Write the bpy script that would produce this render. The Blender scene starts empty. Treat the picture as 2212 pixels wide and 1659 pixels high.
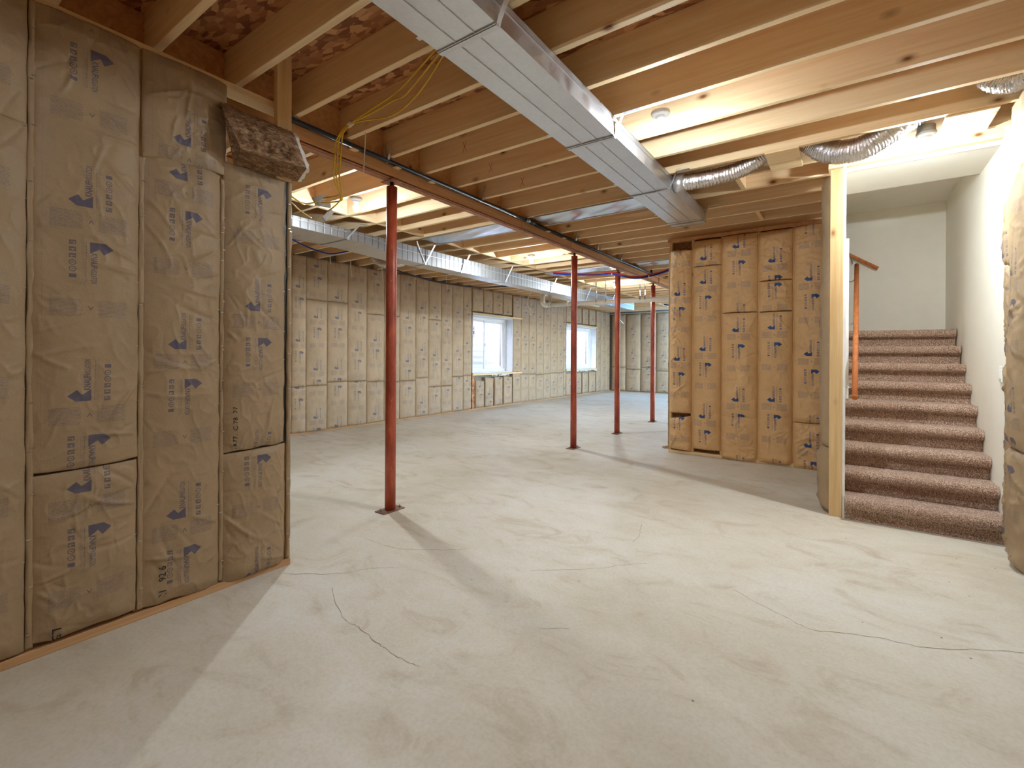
import bpy, bmesh, math, random
import numpy as np
from mathutils import Vector, Matrix

scene = bpy.context.scene
COL = scene.collection
random.seed(7)
PI = math.pi

# ------------------------------------------------------------------ camera
YAW, ROLL, HORIZON, FPX, CAMZ = 0.61408, 0.005477, 767.57, 1023.7, 1.30
fwd = Vector((-math.sin(YAW), math.cos(YAW), 0))
rt = Vector((math.cos(YAW), math.sin(YAW), 0))
upv = Vector((0, 0, 1))
r2 = rt * math.cos(ROLL) + upv * math.sin(ROLL)
u2 = upv * math.cos(ROLL) - rt * math.sin(ROLL)
cam = bpy.data.cameras.new('camera')
cam.sensor_width = 36.0
cam.lens = 36.0 * FPX / 2212.0
cam.shift_y = -(829.5 - HORIZON) / 2212.0
cam.clip_start = 0.02
cam.clip_end = 200
camo = bpy.data.objects.new('camera', cam)
COL.objects.link(camo)
M = Matrix((( r2.x, u2.x, -fwd.x, 0), (r2.y, u2.y, -fwd.y, 0), (r2.z, u2.z, -fwd.z, CAMZ), (0, 0, 0, 1)))
camo.matrix_world = M
scene.camera = camo

# ------------------------------------------------------------------ world, exposure
world = bpy.data.worlds.new('world')
scene.world = world
world.use_nodes = True
wn = world.node_tree
wn.nodes.clear()
wo = wn.nodes.new('ShaderNodeOutputWorld')
wb = wn.nodes.new('ShaderNodeBackground')
ws = wn.nodes.new('ShaderNodeTexSky')
ws.sky_type = 'NISHITA'
ws.sun_disc = False
ws.sun_elevation = math.radians(48)
ws.sun_rotation = math.radians(200)
wm_ = wn.nodes.new('ShaderNodeMix')          # thin bright cloud over the blue
wm_.data_type = 'RGBA'
wm_.inputs[0].default_value = 0.12
wn.links.new(ws.outputs[0], wm_.inputs[6])
wm_.inputs[7].default_value = (1.0, 1.0, 1.0, 1)
wn.links.new(wm_.outputs[2], wb.inputs['Color'])
wb.inputs['Strength'].default_value = 3.4
wn.links.new(wb.outputs[0], wo.inputs['Surface'])
vs = scene.view_settings
scene.display_settings.display_device = 'sRGB'
vs.view_transform = 'Standard'
vs.look = 'None'
vs.exposure = 0.0
vs.gamma = 1.0
vs.use_curve_mapping = False
scene.cycles.use_denoising = True
scene.cycles.adaptive_threshold = 0.015
scene.cycles.max_bounces = 14
scene.cycles.diffuse_bounces = 9
scene.cycles.glossy_bounces = 4
scene.cycles.transparent_max_bounces = 12
scene.cycles.caustics_reflective = False
scene.cycles.caustics_refractive = False
scene.cycles.sample_clamp_indirect = 6.0
BULB_WATTS = 48.0

# ------------------------------------------------------------------ materials
def srgb(r, g, b):
    def f(c):
        c /= 255.0
        return c / 12.92 if c <= 0.04045 else ((c + 0.055) / 1.055) ** 2.4
    return (f(r), f(g), f(b), 1.0)

class NT:
    def __init__(self, name):
        self.m = bpy.data.materials.new(name)
        self.m.use_nodes = True
        self.t = self.m.node_tree
        self.b = self.t.nodes['Principled BSDF']
    def n(self, typ, **kw):
        nd = self.t.nodes.new(typ)
        for k, v in kw.items():
            if k == 'inp':
                for a, b in v.items():
                    nd.inputs[a].default_value = b
            else:
                setattr(nd, k, v)
        return nd
    def l(self, a, b):
        self.t.links.new(a, b)
    def obj(self, scale=(1, 1, 1), gen='Object'):
        tc = self.n('ShaderNodeTexCoord')
        mp = self.n('ShaderNodeMapping')
        mp.inputs['Scale'].default_value = scale
        self.l(tc.outputs[gen], mp.inputs['Vector'])
        return mp.outputs['Vector']
    def rand_off(self, vec, k=37.0):
        oi = self.n('ShaderNodeObjectInfo')
        ml = self.n('ShaderNodeMath', operation='MULTIPLY', inp={1: k})
        self.l(oi.outputs['Random'], ml.inputs[0])
        va = self.n('ShaderNodeVectorMath', operation='ADD')
        self.l(vec, va.inputs[0])
        self.l(ml.outputs[0], va.inputs[1])
        return va.outputs[0]
    def noise(self, vec, scale, detail=4, rough=0.55, dist=0.0):
        nd = self.n('ShaderNodeTexNoise', inp={'Scale': scale, 'Detail': detail, 'Roughness': rough, 'Distortion': dist})
        self.l(vec, nd.inputs['Vector'])
        return nd.outputs['Fac']
    def ramp(self, fac, stops):
        r = self.n('ShaderNodeValToRGB')
        e = r.color_ramp.elements
        while len(e) < len(stops):
            e.new(0.5)
        for i, (p, c) in enumerate(stops):
            e[i].position = p
            e[i].color = c if len(c) == 4 else (*c, 1)
        self.l(fac, r.inputs['Fac'])
        return r.outputs['Color']
    def mix(self, fac, a, b, blend='MIX'):
        m = self.n('ShaderNodeMix', data_type='RGBA', blend_type=blend)
        for sock, v in ((m.inputs[0], fac), (m.inputs[6], a), (m.inputs[7], b)):
            if isinstance(v, (int, float, tuple)):
                sock.default_value = v
            else:
                self.l(v, sock)
        return m.outputs[2]
    def bump(self, h, strength=0.3, dist=0.01, prev=None):
        b = self.n('ShaderNodeBump', inp={'Strength': strength, 'Distance': dist})
        self.l(h, b.inputs['Height'])
        if prev is not None:
            self.l(prev, b.inputs['Normal'])
        return b.outputs['Normal']
    def set(self, **kw):
        for k, v in kw.items():
            k = k.replace('_', ' ')
            s = self.b.inputs[k]
            if isinstance(v, (int, float, tuple)):
                s.default_value = v
            else:
                self.l(v, s)
        return self.m

def mat_plain(name, col, rough=0.5, metal=0.0, var=0.12, spec=0.4, bump=0.0, bscale=60):
    t = NT(name)
    v = t.obj()
    f = t.noise(t.rand_off(v), 9.0, 5)
    d = tuple(c * (1 - var) for c in col[:3]) + (1,)
    h = tuple(min(1, c * (1 + var)) for c in col[:3]) + (1,)
    c = t.ramp(f, [(0.3, d), (0.7, h)])
    if bump:
        t.set(Normal=t.bump(t.noise(v, bscale, 4), bump, 0.004))
    return t.set(Base_Color=c, Roughness=rough, Metallic=metal, Specular_IOR_Level=spec)

def mat_wood(name, axis, light=(246, 226, 188), dark=(232, 200, 154), knots=True):
    t = NT(name)
    lo, ac = 0.7, 16.0
    sc = [ac, ac, ac]
    sc[axis] = lo
    v0 = t.rand_off(t.obj())
    mp = t.n('ShaderNodeMapping')
    mp.inputs['Scale'].default_value = sc
    t.l(v0, mp.inputs['Vector'])
    g = t.noise(mp.outputs[0], 1.6, 7, 0.62, 0.6)
    c = t.ramp(g, [(0.30, srgb(*dark)), (0.48, srgb(*[(a + b) / 2 for a, b in zip(light, dark)])), (0.66, srgb(*light))])
    big = t.noise(v0, 1.3, 2)
    c = t.mix(0.5, c, t.ramp(big, [(0.3, (0.94, 0.92, 0.89, 1)), (0.7, (1, 1, 1, 1))]), 'MULTIPLY')
    oi = t.n('ShaderNodeObjectInfo')
    c = t.mix(1.0, c, t.ramp(oi.outputs['Random'], [(0.0, (0.95, 0.93, 0.90, 1)), (1.0, (1, 1, 1, 1))]), 'MULTIPLY')
    if knots:
        mk = t.n('ShaderNodeMapping')
        s2 = [5.2, 5.2, 5.2]
        s2[axis] = 2.9
        mk.inputs['Scale'].default_value = s2
        t.l(v0, mk.inputs['Vector'])
        vo = t.n('ShaderNodeTexVoronoi', inp={'Scale': 1.0, 'Randomness': 1.0})
        t.l(mk.outputs[0], vo.inputs['Vector'])
        k = t.ramp(vo.outputs['Distance'], [(0.045, (1, 1, 1, 1)), (0.10, (0.35, 0.35, 0.35, 1)), (0.17, (0, 0, 0, 1))])
        c = t.mix(k, c, srgb(128, 82, 46))
    t.set(Normal=t.bump(g, 0.12, 0.002))
    return t.set(Base_Color=c, Roughness=0.62, Specular_IOR_Level=0.25)

MAT = {}
MAT['wood_x'] = mat_wood('lumber_along_x', 0)
MAT['wood_y'] = mat_wood('lumber_along_y', 1)
MAT['wood_z'] = mat_wood('lumber_upright', 2, light=(228, 200, 152), dark=(205, 168, 116))
MAT['plate_wood'] = mat_wood('bottom_plate_wood', 1, light=(210, 172, 130), dark=(186, 142, 100), knots=False)
MAT['beam_wood'] = mat_wood('beam_packing_wood', 1, light=(222, 176, 130), dark=(194, 142, 98), knots=False)
MAT['blocking'] = mat_wood('blocking_wood', 0, light=(222, 178, 128), dark=(196, 148, 100))

def mat_osb():
    t = NT('osb_subfloor')
    v = t.obj((14, 34, 20))
    vo = t.n('ShaderNodeTexVoronoi', inp={'Scale': 1.0, 'Randomness': 1.0})
    dn = t.noise(v, 0.5, 3)
    va = t.n('ShaderNodeVectorMath', operation='ADD')
    t.l(v, va.inputs[0]); t.l(dn, va.inputs[1])
    t.l(va.outputs[0], vo.inputs['Vector'])
    bw = t.n('ShaderNodeRGBToBW')
    t.l(vo.outputs['Color'], bw.inputs[0])
    c = t.ramp(bw.outputs[0], [(0.2, srgb(136, 84, 54)), (0.5, srgb(182, 126, 84)), (0.8, srgb(216, 166, 118))])
    t.set(Normal=t.bump(bw.outputs[0], 0.3, 0.003))
    return t.set(Base_Color=c, Roughness=0.7)
MAT['osb'] = mat_osb()

def mat_concrete():
    t = NT('concrete_floor')
    v = t.obj()
    a = t.noise(v, 0.55, 6, 0.6, 0.4)
    mp = t.n('ShaderNodeMapping')
    mp.inputs['Scale'].default_value = (1.0, 1.7, 1.0)
    mp.inputs['Rotation'].default_value = (0, 0, 0.5)
    t.l(v, mp.inputs['Vector'])
    b = t.noise(mp.outputs[0], 2.2, 8, 0.66, 1.2)
    c_ = t.noise(v, 60, 3, 0.7)
    col = t.ramp(a, [(0.32, srgb(203, 196, 177)), (0.5, srgb(217, 212, 198)), (0.68, srgb(224, 222, 213))])
    col = t.mix(0.55, col, t.ramp(b, [(0.30, srgb(206, 188, 164)), (0.45, srgb(246, 242, 234)), (0.62, srgb(255, 255, 255))]), 'MULTIPLY')
    col = t.mix(0.35, col, t.ramp(c_, [(0.3, (0.72, 0.70, 0.66, 1)), (0.6, (1, 1, 1, 1))]), 'MULTIPLY')
    sp = t.n('ShaderNodeTexVoronoi', inp={'Scale': 5.5, 'Randomness': 1.0})
    t.l(v, sp.inputs['Vector'])
    spot = t.ramp(sp.outputs['Distance'], [(0.02, (1, 1, 1, 1)), (0.035, (0, 0, 0, 1))])
    col = t.mix(spot, col, srgb(120, 104, 84))
    ro = t.ramp(b, [(0.3, (0.62, 0.62, 0.62, 1)), (0.7, (0.42, 0.42, 0.42, 1))])
    t.set(Normal=t.bump(c_, 0.08, 0.002))
    return t.set(Base_Color=col, Roughness=ro, Specular_IOR_Level=0.4)
MAT['concrete'] = mat_concrete()
MAT['crack'] = mat_plain('floor_crack', srgb(128, 116, 98), 0.9)
MAT['foundation'] = mat_plain('foundation_concrete', srgb(150, 146, 138), 0.9, bump=0.3)
MAT['drywall'] = mat_plain('painted_drywall', srgb(240, 237, 226), 0.6, var=0.015, bump=0.04, bscale=300)
MAT['drywall_edge'] = mat_plain('drywall_edge', srgb(238, 238, 236), 0.8, var=0.06)
MAT['black'] = mat_plain('black_gap', srgb(28, 27, 28), 0.35, var=0.3, bump=0.6, bscale=40)
MAT['iron'] = mat_plain('black_iron_pipe', srgb(50, 52, 54), 0.38, 0.55, var=0.3)
MAT['red_steel'] = None
MAT['staple'] = mat_plain('staple_steel', srgb(225, 225, 225), 0.3, 1.0)
MAT['bolt'] = mat_plain('zinc_bolt', srgb(150, 152, 152), 0.35, 0.9)
MAT['vinyl'] = mat_plain('white_vinyl', srgb(238, 240, 244), 0.35, var=0.02)
MAT['buck'] = mat_plain('white_window_buck', srgb(232, 236, 240), 0.55, var=0.05)
MAT['pvc'] = mat_plain('pvc_pipe', srgb(232, 224, 208), 0.35, var=0.04)
MAT['white_plastic'] = mat_plain('white_plastic', srgb(240, 240, 238), 0.35, var=0.02)
MAT['grey_plastic'] = mat_plain('grey_box_plastic', srgb(200, 202, 200), 0.5, var=0.05)
MAT['yellow_cable'] = mat_plain('yellow_cable', srgb(214, 176, 52), 0.45, var=0.1)
MAT['white_cable'] = mat_plain('white_cable', srgb(224, 216, 200), 0.5, var=0.06)
MAT['blue_pex'] = mat_plain('blue_tube', srgb(36, 62, 160), 0.35, var=0.1)
MAT['red_pex'] = mat_plain('red_tube', srgb(170, 40, 48), 0.35, var=0.1)
MAT['dark_cable'] = mat_plain('dark_cable', srgb(50, 50, 62), 0.5, var=0.1)
MAT['rail_wood'] = mat_wood('handrail_wood', 1, light=(206, 132, 82), dark=(178, 104, 60), knots=False)
MAT['chrome'] = mat_plain('bracket_nickel', srgb(205, 205, 202), 0.25, 1.0, var=0.05)
MAT['well'] = mat_plain('white_ribbed_steel', srgb(244, 245, 248), 0.5, var=0.02)
MAT['gravel'] = mat_plain('outside_gravel', srgb(170, 165, 158), 0.9, var=0.4, bump=0.8)
MAT['sticker'] = mat_plain('sticker_paper', srgb(225, 228, 235), 0.5, var=0.02)
MAT['sticker_ink'] = mat_plain('sticker_ink', srgb(70, 90, 130), 0.5, var=0.02)
MAT['marker'] = mat_plain('black_marker_ink', srgb(34, 34, 40), 0.6, var=0.1)
MAT['red_marker'] = mat_plain('red_marker_ink', srgb(170, 44, 22), 0.6, var=0.1)
MAT['foam'] = mat_plain('white_sealant_foam', srgb(232, 232, 236), 0.6, var=0.1, bump=0.6)

def mat_red_steel():
    t = NT('red_primed_steel')
    v = t.rand_off(t.obj((1, 1, 0.35)))
    a = t.noise(v, 14, 6, 0.65)
    c = t.ramp(a, [(0.28, srgb(122, 50, 36)), (0.5, srgb(168, 74, 50)), (0.72, srgb(196, 100, 70))])
    sc = t.noise(v, 55, 4, 0.7)
    c = t.mix(t.ramp(sc, [(0.66, (0, 0, 0, 1)), (0.72, (0.8, 0.8, 0.8, 1))]), c, srgb(196, 140, 122))
    t.set(Normal=t.bump(a, 0.1, 0.002))
    return t.set(Base_Color=c, Roughness=0.42, Metallic=0.0, Specular_IOR_Level=0.5)
MAT['red_steel'] = mat_red_steel()
MAT['rust_plate'] = mat_plain('dusty_rust_plate', srgb(128, 98, 78), 0.7, var=0.3)
MAT['beam_steel'] = mat_plain('brown_primed_beam', srgb(172, 120, 90), 0.55, var=0.25)

def mat_galv(name, stretch, rough=0.3, base=(206, 208, 212), bs=0.35):
    t = NT(name)
    v = t.obj(stretch)
    a = t.noise(v, 1.0, 4, 0.6)
    sp = t.n('ShaderNodeTexVoronoi', inp={'Scale': 70.0})
    t.l(t.obj(), sp.inputs['Vector'])
    bw = t.n('ShaderNodeRGBToBW')
    t.l(sp.outputs['Color'], bw.inputs[0])
    c = t.ramp(bw.outputs[0], [(0.1, srgb(*[x * 0.97 for x in base])), (0.9, srgb(*base))])
    r = t.ramp(a, [(0.3, (rough * 0.75,) * 3 + (1,)), (0.7, (rough * 1.35,) * 3 + (1,))])
    t.set(Normal=t.bump(a, bs, 0.006))
    return t.set(Base_Color=c, Roughness=r, Metallic=0.92)
MAT['galv_y'] = mat_galv('galvanised_duct_sheet', (1.6, 9.0, 4.0), 0.34, (214, 217, 222), 0.05)
MAT['galv_x'] = mat_galv('galvanised_panel_sheet', (5.0, 9.0, 3.0), 0.2, (216, 220, 228), 0.12)
MAT['strap'] = mat_galv('galvanised_strap', (6, 6, 6), 0.35, bs=0.1)

def mat_foil():
    t = NT('crinkled_foil')
    v = t.obj()
    a = t.noise(v, 46, 4, 0.7, 1.0)
    t.set(Normal=t.bump(a, 0.75, 0.006))
    return t.set(Base_Color=srgb(222, 222, 224), Roughness=0.2, Metallic=1.0)
MAT['foil'] = mat_foil()

def mat_wrap():
    t = NT('foil_faced_duct_liner')
    v = t.obj()
    b = t.n('ShaderNodeTexWave', wave_type='BANDS', bands_direction='Y', inp={'Scale': 3.3, 'Distortion': 0.6, 'Detail': 1.0})
    t.l(v, b.inputs['Vector'])
    ln = t.ramp(b.outputs['Fac'], [(0.03, (0, 0, 0, 1)), (0.12, (1, 1, 1, 1))])
    a = t.noise(v, 18, 4, 0.6)
    c = t.mix(ln, srgb(104, 108, 114), srgb(150, 152, 155))
    n1 = t.bump(ln, 0.5, 0.004)
    t.set(Normal=t.bump(a, 0.25, 0.006, n1))
    return t.set(Base_Color=c, Roughness=0.48, Metallic=0.9)
MAT['wrap'] = mat_wrap()

def mat_fiber():
    t = NT('brown_fibreglass')
    v = t.obj((1, 1, 1))
    mp = t.n('ShaderNodeMapping')
    mp.inputs['Scale'].default_value = (60, 14, 60)
    t.l(v, mp.inputs['Vector'])
    a = t.noise(mp.outputs[0], 1.0, 8, 0.7, 0.8)
    b = t.noise(v, 9, 4, 0.6)
    c = t.ramp(a, [(0.3, srgb(98, 74, 56)), (0.5, srgb(164, 130, 100)), (0.7, srgb(222, 196, 160))])
    c = t.mix(0.7, c, t.ramp(b, [(0.35, (0.66, 0.6, 0.56, 1)), (0.65, (1, 1, 1, 1))]), 'MULTIPLY')
    t.set(Normal=t.bump(a, 1.0, 0.012))
    return t.set(Base_Color=c, Roughness=0.95, Specular_IOR_Level=0.05)
MAT['fiber'] = mat_fiber()

def mat_carpet():
    t = NT('brown_carpet_pile')
    v = t.obj()
    a = t.noise(v, 150, 3, 0.7)
    b = t.noise(v, 30, 3, 0.6)
    c = t.ramp(a, [(0.32, srgb(92, 68, 59)), (0.5, srgb(166, 136, 118)), (0.66, srgb(238, 214, 192))])
    c = t.mix(0.4, c, t.ramp(b, [(0.35, (0.74, 0.70, 0.68, 1)), (0.65, (1, 1, 1, 1))]), 'MULTIPLY')
    t.set(Normal=t.bump(a, 0.8, 0.006))
    t.b.inputs['Sheen Weight'].default_value = 0.25
    return t.set(Base_Color=c, Roughness=0.95, Specular_IOR_Level=0.05)
MAT['carpet'] = mat_carpet()

def mat_glass():
    t = NT('clear_window_glass')
    t.t.nodes.remove(t.b)
    out = [n for n in t.t.nodes if n.type == 'OUTPUT_MATERIAL'][0]
    tr = t.n('ShaderNodeBsdfTransparent')
    tr.inputs[0].default_value = (0.97, 0.985, 1.0, 1)
    gl = t.n('ShaderNodeBsdfGlossy')
    gl.inputs['Roughness'].default_value = 0.02
    lw_ = t.n('ShaderNodeLayerWeight', inp={'Blend': 0.5})
    pw = t.n('ShaderNodeMath', operation='POWER', inp={1: 5.0})
    t.l(lw_.outputs['Facing'], pw.inputs[0])
    fr = t.n('ShaderNodeMath', operation='MULTIPLY_ADD', inp={1: 0.9, 2: 0.03})
    t.l(pw.outputs[0], fr.inputs[0])
    mx = t.n('ShaderNodeMixShader')
    t.l(fr.outputs[0], mx.inputs[0]); t.l(tr.outputs[0], mx.inputs[1]); t.l(gl.outputs[0], mx.inputs[2])
    t.l(mx.outputs[0], out.inputs['Surface'])
    return t.m
MAT['glass'] = mat_glass()

def mat_bulb(name='lit_lamp_bulb', k=1.0):
    t = NT(name)
    area = 0.0038
    rad = k * BULB_WATTS / (PI * area)
    t.b.inputs['Emission Color'].default_value = (0.88, 0.955, 1.0, 1)
    t.b.inputs['Emission Strength'].default_value = rad
    t.b.inputs['Base Color'].default_value = (0.9, 0.9, 0.9, 1)
    return t.m
MAT['bulb'] = mat_bulb()
MAT['bulb_glow'] = mat_bulb('lit_frosted_globe', 1.0)
MAT['bulb_glow'].node_tree.nodes['Principled BSDF'].inputs['Emission Strength'].default_value = 14.0
MAT['bulb_fill'] = mat_bulb('added_fill_bulb', 0.5)  # weaker bulb for the added fill lamp
MAT['bulb_bright'] = mat_bulb('lit_lamp_bulb_bright', 1.08)
MAT['bulb_daylight_fill'] = mat_bulb('added_daylight_bulb', 2.8)  # bulb of the added lamp that imitates daylight
MAT['bulb_daylight_fill'].node_tree.nodes['Principled BSDF'].inputs['Emission Color'].default_value = (0.26, 0.58, 1.0, 1)

# ------------------------------------------------------------------ printed kraft facing (mask drawn in script)
CW, CH = 0.40, 0.866
PW, PH = 720, 1559
mask = np.zeros((PH, PW), np.float32)

def fill_tris(tris, val):
    for t in tris:
        p = np.array(t, float)
        p[:, 0] *= PW / CW
        p[:, 1] *= PH / CH
        x0, y0 = np.floor(p.min(0)).astype(int)
        x1, y1 = np.ceil(p.max(0)).astype(int) + 1
        x0, y0, x1, y1 = max(x0, 0), max(y0, 0), min(x1, PW), min(y1, PH)
        if x1 <= x0 or y1 <= y0:
            continue
        gx, gy = np.meshgrid(np.arange(x0, x1) + 0.5, np.arange(y0, y1) + 0.5)
        a, b, c = p
        d = (b[1] - c[1]) * (a[0] - c[0]) + (c[0] - b[0]) * (a[1] - c[1])
        if abs(d) < 1e-9:
            continue
        w0 = ((b[1] - c[1]) * (gx - c[0]) + (c[0] - b[0]) * (gy - c[1])) / d
        w1 = ((c[1] - a[1]) * (gx - c[0]) + (a[0] - c[0]) * (gy - c[1])) / d
        ins = (w0 >= 0) & (w1 >= 0) & (w0 + w1 <= 1)
        sub = mask[y0:y1, x0:x1]
        sub[ins] = np.maximum(sub[ins], val) if val > 0 else 0.0

def text_tris(s, bold=0.0):
    cu = bpy.data.curves.new('lettering', 'FONT')
    cu.body = s
    cu.resolution_u = 3
    cu.offset = bold
    o = bpy.data.objects.new('lettering', cu)
    COL.objects.link(o)
    dg = bpy.context.evaluated_depsgraph_get()
    me = o.evaluated_get(dg).to_mesh()
    me.calc_loop_triangles()
    v = np.array([x.co[:2] for x in me.vertices], float)
    tr = np.array([list(t.vertices) for t in me.loop_triangles], int)
    o.evaluated_get(dg).to_mesh_clear()
    bpy.data.objects.remove(o)
    bpy.data.curves.remove(cu)
    lo, hi = v.min(0), v.max(0)
    v = (v - lo) / (hi - lo)
    return v, tr

def place(v, tr, cx, cy, L, Hh, rot, flip):
    # unit square -> length L, height Hh, centred on (cx,cy); rot quarter turns; flip turns it half round the sheet
    q = (v - 0.5) * np.array([L, Hh])
    if rot:
        q = np.stack([-q[:, 1], q[:, 0]], 1)
    if flip:
        q = -q
    q = q + np.array([cx, cy])
    return [[q[i] for i in t] for t in tr]

def rect(cx, cy, w, h):
    a = [(cx - w / 2, cy - h / 2), (cx + w / 2, cy - h / 2), (cx + w / 2, cy + h / 2), (cx - w / 2, cy + h / 2)]
    return [[a[0], a[1], a[2]], [a[0], a[2], a[3]]]

def disc(cx, cy, r, n=16):
    return [[(cx, cy), (cx + r * math.cos(2 * PI * i / n), cy + r * math.sin(2 * PI * i / n)), (cx + r * math.cos(2 * PI * (i + 1) / n), cy + r * math.sin(2 * PI * (i + 1) / n))] for i in range(n)]

KV, KT = text_tris('KNAUF', 0.028)
IV, IT = text_tris('INSULATION', 0.022)
rg = random.Random(3)

def logo(cy, flip):
    s = -1 if flip else 1
    cx = 0.2
    X = lambda u: cx + s * (u - 0.2)
    Yf = lambda w: cy + s * w
    # company name reads up the sheet from the arrow
    kv = KV.copy(); kv[:, 0] = kv[:, 0] + 0.0
    fill_tris(place(KV, KT, X(0.190), Yf(-0.012), 0.066, 0.025, 1, flip), 0.95)
    fill_tris(place(IV, IT, X(0.190), Yf(0.057), 0.070, 0.022, 1, flip), 0.85)
    # arrow with a notch on its tail
    P = [(0.122, -0.070), (0.155, -0.043), (0.172, -0.066), (0.205, -0.042), (0.205, -0.094), (0.150, -0.094)]
    P = [(X(a), Yf(b)) for a, b in P]
    fill_tris([[P[0], P[1], P[2]], [P[0], P[2], P[5]], [P[2], P[3], P[4]], [P[2], P[4], P[5]]], 1.0)
    # columns of small print beside the name
    for k, u in enumerate((0.2175, 0.222, 0.2265, 0.231)):
        y = -0.092
        while y < 0.088:
            L = rg.uniform(0.006, 0.02)
            fill_tris(rect(X(u), Yf(y + L / 2), 0.0015 if k else 0.0024, L), 0.35 if k else 0.6)
            y += L + rg.uniform(0.002, 0.005)
    # column of symbols
    for k, w in enumerate((-0.086, -0.056, -0.027, 0.003, 0.032, 0.062)):
        if k in (0, 1, 2):
            fill_tris(rect(X(0.262), Yf(w), 0.023, 0.019), 0.85)
            fill_tris(rect(X(0.262), Yf(w), 0.017, 0.003), 0.0)
            fill_tris(rect(X(0.257 + 0.004 * k), Yf(w + 0.004), 0.005, 0.006), 0.0)
        elif k in (3, 4):
            fill_tris(disc(X(0.262), Yf(w), 0.0125), 0.85)
            fill_tris(disc(X(0.262), Yf(w), 0.009), 0.0)
            fill_tris(rect(X(0.262), Yf(w), 0.008, 0.004), 0.8)
        else:
            fill_tris(rect(X(0.262), Yf(w), 0.024, 0.016), 0.9)
    for u in (0.255, 0.262, 0.268):
        fill_tris(rect(X(u), Yf(0.083), 0.0012, 0.016), 0.5)

def chevron(cy, up):
    s = 1 if up else -1
    for sx in (-1, 1):
        a = [(0.2, cy + s * 0.009), (0.2 + sx * 0.010, cy - s * 0.009), (0.2 + sx * 0.006, cy - s * 0.009), (0.2, cy + s * 0.003)]
        fill_tris([[a[0], a[1], a[2]], [a[0], a[2], a[3]]], 0.9)
    for sx, x0 in ((-1, 0.065), (1, 0.225)):
        for j in range(13):
            y = cy - 0.036 + j * 0.006
            x = x0
            while x < x0 + 0.10:
                L = rg.uniform(0.006, 0.03)
                L = min(L, x0 + 0.105 - x)
                fill_tris(rect(x + L / 2, y, L, 0.0036), rg.uniform(0.30, 0.50))
                x += L + 0.002

logo(0.65, False)
logo(0.308, True)
chevron(0.493, True)
chevron(0.105, False)
yy = 0.0
while yy < CH:                      # stitch line near the paper's left edge
    fill_tris(rect(0.043, yy, 0.0016, 0.007), 0.35)
    yy += 0.012
img = bpy.data.images.new('kraft_print', PW, PH, float_buffer=False)
img.colorspace_settings.name = 'Non-Color'
buf = np.ones((PH, PW, 4), np.float32)
buf[:, :, :3] = mask[:, :, None]
img.pixels.foreach_set(buf.ravel())
img.update()
img.pack()

def mat_kraft(name, paper, ink, strength):
    t = NT(name)
    uv = t.n('ShaderNodeTexCoord')
    im = t.n('ShaderNodeTexImage')
    im.image = img
    im.extension = 'REPEAT'
    t.l(uv.outputs['UV'], im.inputs['Vector'])
    v = t.rand_off(t.obj())
    a = t.noise(v, 5, 5, 0.6)
    fib = t.noise(v, 160, 3, 0.7)
    c = t.ramp(a, [(0.3, srgb(*[x * 0.93 for x in paper])), (0.7, srgb(*paper))])
    c = t.mix(0.18, c, t.ramp(fib, [(0.35, (0.6, 0.56, 0.5, 1)), (0.6, (1, 1, 1, 1))]), 'MULTIPLY')
    mu = t.n('ShaderNodeMath', operation='MULTIPLY', inp={1: strength})
    t.l(im.outputs['Color'], mu.inputs[0])
    c = t.mix(mu.outputs[0], c, srgb(*ink))
    # crumpled paper relief
    mp = t.n('ShaderNodeMapping')
    mp.inputs['Scale'].default_value = (1, 1, 0.7)
    mp.inputs['Rotation'].default_value = (0.3, 0.3, 0.3)
    t.l(v, mp.inputs['Vector'])
    w = t.n('ShaderNodeTexNoise', inp={'Scale': 13.0, 'Detail': 5.0, 'Roughness': 0.6, 'Distortion': 0.7})
    w.noise_type = 'RIDGED_MULTIFRACTAL'
    t.l(mp.outputs[0], w.inputs['Vector'])
    w2 = t.noise(v, 45, 4, 0.6, 0.5)
    n1 = t.bump(w.outputs['Fac'], 0.42, 0.006)
    t.set(Normal=t.bump(w2, 0.34, 0.004, n1))
    return t.set(Base_Color=c, Roughness=0.5, Specular_IOR_Level=0.3)
MAT['kraft'] = mat_kraft('kraft_facing', (168, 144, 113), (48, 60, 98), 0.74)
MAT['kraft_mid'] = mat_kraft('kraft_facing_lit_bluer_print', (228, 188, 136), (22, 70, 128), 0.95)  # same paper lightened in place of stronger light; print bluer
MAT['kraft_far_lit'] = mat_kraft('kraft_facing_far_lit', (190, 167, 138), (64, 76, 112), 0.74)  # paler copy of the paper, standing in for light on the far walls
MAT['kraft_plain'] = mat_plain('plain_kraft_paper', srgb(178, 142, 100), 0.55, var=0.1, bump=0.3, bscale=30)

# ------------------------------------------------------------------ mesh helpers
WORLD = {}
def wloc(o):
    return WORLD.get(o.name, Vector((0, 0, 0)))

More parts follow.
